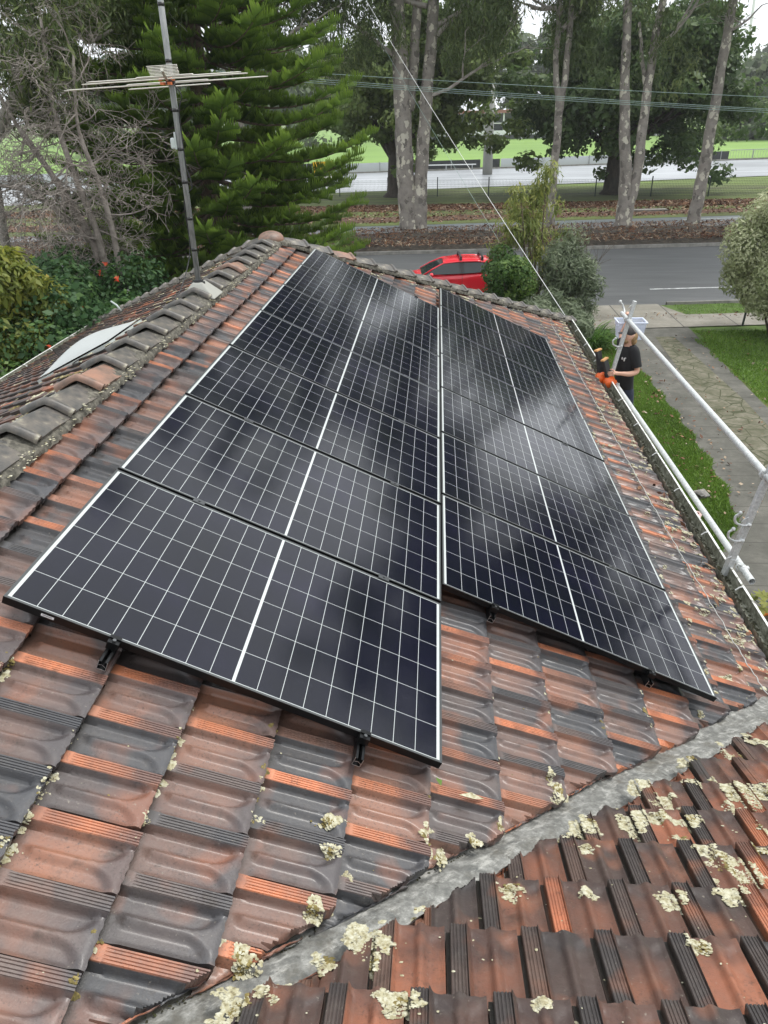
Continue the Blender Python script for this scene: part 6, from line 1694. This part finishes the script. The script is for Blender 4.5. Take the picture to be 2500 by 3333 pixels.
for k in range(950):   # along the course joints
    r0 = int(nr.integers(0, 13)); v_ = OFFM[0] + r0 * TE + nr.normal(0.008, .006); u_ = nr.uniform(-1.2, 6)
    if v_ < 1.9 and 0 < u_ < 8: continue
    if 1.85 < v_ < 3.7 and 1.3 < u_: continue
    if -u_ + vs * v_ > cut_valley[2] - .02: continue
    put(A_ if nr.random() < .75 else B_, patch(nr, -u_, v_, nr.uniform(.004, .017), (.0022, .005)))
for k in range(560):   # eave strip
    u_ = 1.9 + 10.4 * nr.random() ** 1.0; v_ = 4.62 - abs(nr.normal(0, .22)) * (1.0 if nr.random() < .7 else 2.6)
    if v_ < 3.78: continue
    put(A_, patch(nr, -u_, v_, nr.uniform(.008, .035), (.004, .009), .8))
for k in range(160):   # under the far hip
    v_ = nr.uniform(.3, 4.5); u_ = 8.02 + .9026 * (v_ + .56) - abs(nr.normal(.25, .25))
    put(A_, patch(nr, -u_, v_, nr.uniform(.01, .04), (.006, .012), .6))
for k in range(700):
    u_ = nr.uniform(-1.2, 8); v_ = nr.uniform(-.3, 4.6)
    if -u_ + vs * v_ > cut_valley[2] - .02: continue
    if v_ < 1.84 and u_ > 0: continue
    if 1.84 < v_ < 3.69 and u_ > 1.33: continue
    put(B_ if nr.random() < .4 else A_, (np.array([-u_]), np.array([v_]), np.array([nr.uniform(.0015, .005)])))
lumps('lichen', 'cream lichen crusts in the joints of the main tile face and along the eave', *[np.concatenate(a) for a in A_], tf_main, OFFM, 'lichen_cream', 3)
lumps('lichen', 'olive lichen specks on the main tile face', *[np.concatenate(a) for a in B_], tf_main, OFFM, 'lichen_olive', 4)
# left face: dense streaks
A_ = [[], [], []]; B_ = [[], [], []]
for k in range(900):
    w_ = nr.uniform(.4, 12); v_ = abs(nr.normal(0.1, .9)) if nr.random() < .75 else nr.uniform(.1, 4.5)
    if v_ < .14 or w_ - .9026 * v_ > 7.9: continue
    put(A_ if nr.random() < .7 else B_, patch(nr, w_, v_, nr.uniform(.015, .055), (.007, .014), .7))
lumps('lichen', 'thick yellow-cream lichen on the tiles left of the ridge', *[np.concatenate(a) for a in A_], tf_left, OFFL, 'lichen_cream', 5)
lumps('lichen', 'olive lichen on the tiles left of the ridge', *[np.concatenate(a) for a in B_], tf_left, OFFL, 'lichen_olive', 6)
# on the mortar of ridge and hip
def tf_world(w, v, h): return (w, v, h)
W = []; V_ = []; R_2 = []; H_ = []
for k in range(620):
    u_ = nr.uniform(-.2, 7.9); u_ = u_ + .12 * math.sin(u_ * 9); sg = 1 if nr.random() < .5 else -1; q = nr.uniform(.145, .185)
    W.append(RX + sg * q); V_.append(u_); R_2.append(nr.uniform(.003, .009)); H_.append(RZ - .015 - (q - .145) * 1.0 + nr.normal(0, .008))
for k in range(500):
    t_ = nr.uniform(.1, 6.8); p = apex + hipdir_r * t_; q = nr.uniform(.11, .15)
    W.append(p.x - .7 * q); V_.append(p.y - .7 * q); R_2.append(nr.uniform(.004, .011)); H_.append(p.z + .005 + nr.normal(0, .01) - (q - .11))
HH = np.array(H_)
lumps('lichen', 'lichen flecks on the mortar beside the ridge and hip capping', W, V_, R_2, tf_world, OFFM, 'lichen_cream', 7, hfun=lambda w, v: HH)
# moss and grit along the valley edge and in the gutter
W = []; V_ = []; R_2 = []
for k in range(1100):
    v_ = nr.uniform(.2, 4.5); u_ = -1.045 + vs * (v_ - 1.116) - abs(nr.normal(0, .022)) + .012
    W.append(-u_); V_.append(v_); R_2.append(nr.uniform(.0015, .0045))
lumps('moss', 'dark moss and grit along the cut tile edges beside the valley', W, V_, R_2, tf_main, OFFM, 'moss', 8, hfun=lambda w, v: np.full(len(w), -.004))
W = []; V_ = []; R_2 = []
for k in range(1800):
    W.append(GX + nr.uniform(.01, .09)); V_.append(nr.uniform(1.8, 12.4)); R_2.append(nr.uniform(.005, .016))
lumps('gutter_debris', 'dark leaf debris and grit lying in the gutter', W, V_, R_2, tf_world, OFFM, 'moss', 9, hfun=lambda w, v: np.full(len(w), GZ - .088))
# fallen leaves on the roof
P = []; N_ = []
def mp(v_, u_, n_=-.10): return tuple(pl(v_, u_, n_))
def roof_leaf(name, label, v_, u_, l, w_, m, T, tint, n_=-.100):
    c = np.array([mp(v_, u_, n_)]); T = np.array([T]); nn = np.array([[ST, 0, CT]]) + .12
    vv, ff, aa = leaves(c, nn, l, w_, np.random.default_rng(1), .01, T=T, tint=np.array([tint]), fold=.008)
    tag(np_mesh(name, vv, ff, m, None, dict(tint=aa)), label, 'leaf')
roof_leaf('fallen_leaf', 'large pale dry gum leaf lying on the tiles between the panels and the valley', 2.02, -.02, .13, .035, 'lichen_cream', (.8, .25, 0), .9)
roof_leaf('fallen_leaf', 'small green leaf on the tiles just right of the nearest panel corner', 1.87, .0, .045, .03, 'strap_leaves', (.5, -.8, 0), 1.0, -.105)
nr = np.random.default_rng(91); n = 130
u_ = nr.uniform(1.9, 12.2, n); v_ = 4.6 - np.abs(nr.normal(0, .2, n)); P = np.array([mp(a, b_, -.105) for a, b_ in zip(v_, u_)])
vv, ff, aa = leaves(P, nr.normal(0, .5, (n, 3)) + np.array([ST, 0, CT]), .06, .025, nr)
tag(np_mesh('leaf_litter', vv, ff, 'litter_leaves', None, dict(tint=aa)), 'small dry leaves caught on the lowest tiles by the gutter', None, None, 'stuff')

# ================================================================== the damp air: one even pale volume round everything
hz = MB(); hz.box((0, 200, 40), (1300, 1000, 92.0)); hz_o = hz.build('haze', 'white_paint')
hm = bpy.data.materials.new('haze_air'); hm.use_nodes = True; hn = hm.node_tree; hn.nodes.clear()
ho = hn.nodes.new("ShaderNodeOutputMaterial"); hv = hn.nodes.new("ShaderNodeVolumePrincipled")
hv.inputs['Color'].default_value = (0.92, 0.95, 0.97, 1); hv.inputs['Density'].default_value = 0.0004; hv.inputs['Anisotropy'].default_value = 0.2
hn.links.new(hv.outputs[0], ho.inputs['Volume']); hz_o.data.materials.clear(); hz_o.data.materials.append(hm)
hz_o['kind'] = 'stuff'; hz_o['label'] = 'thin pale damp haze filling the air'
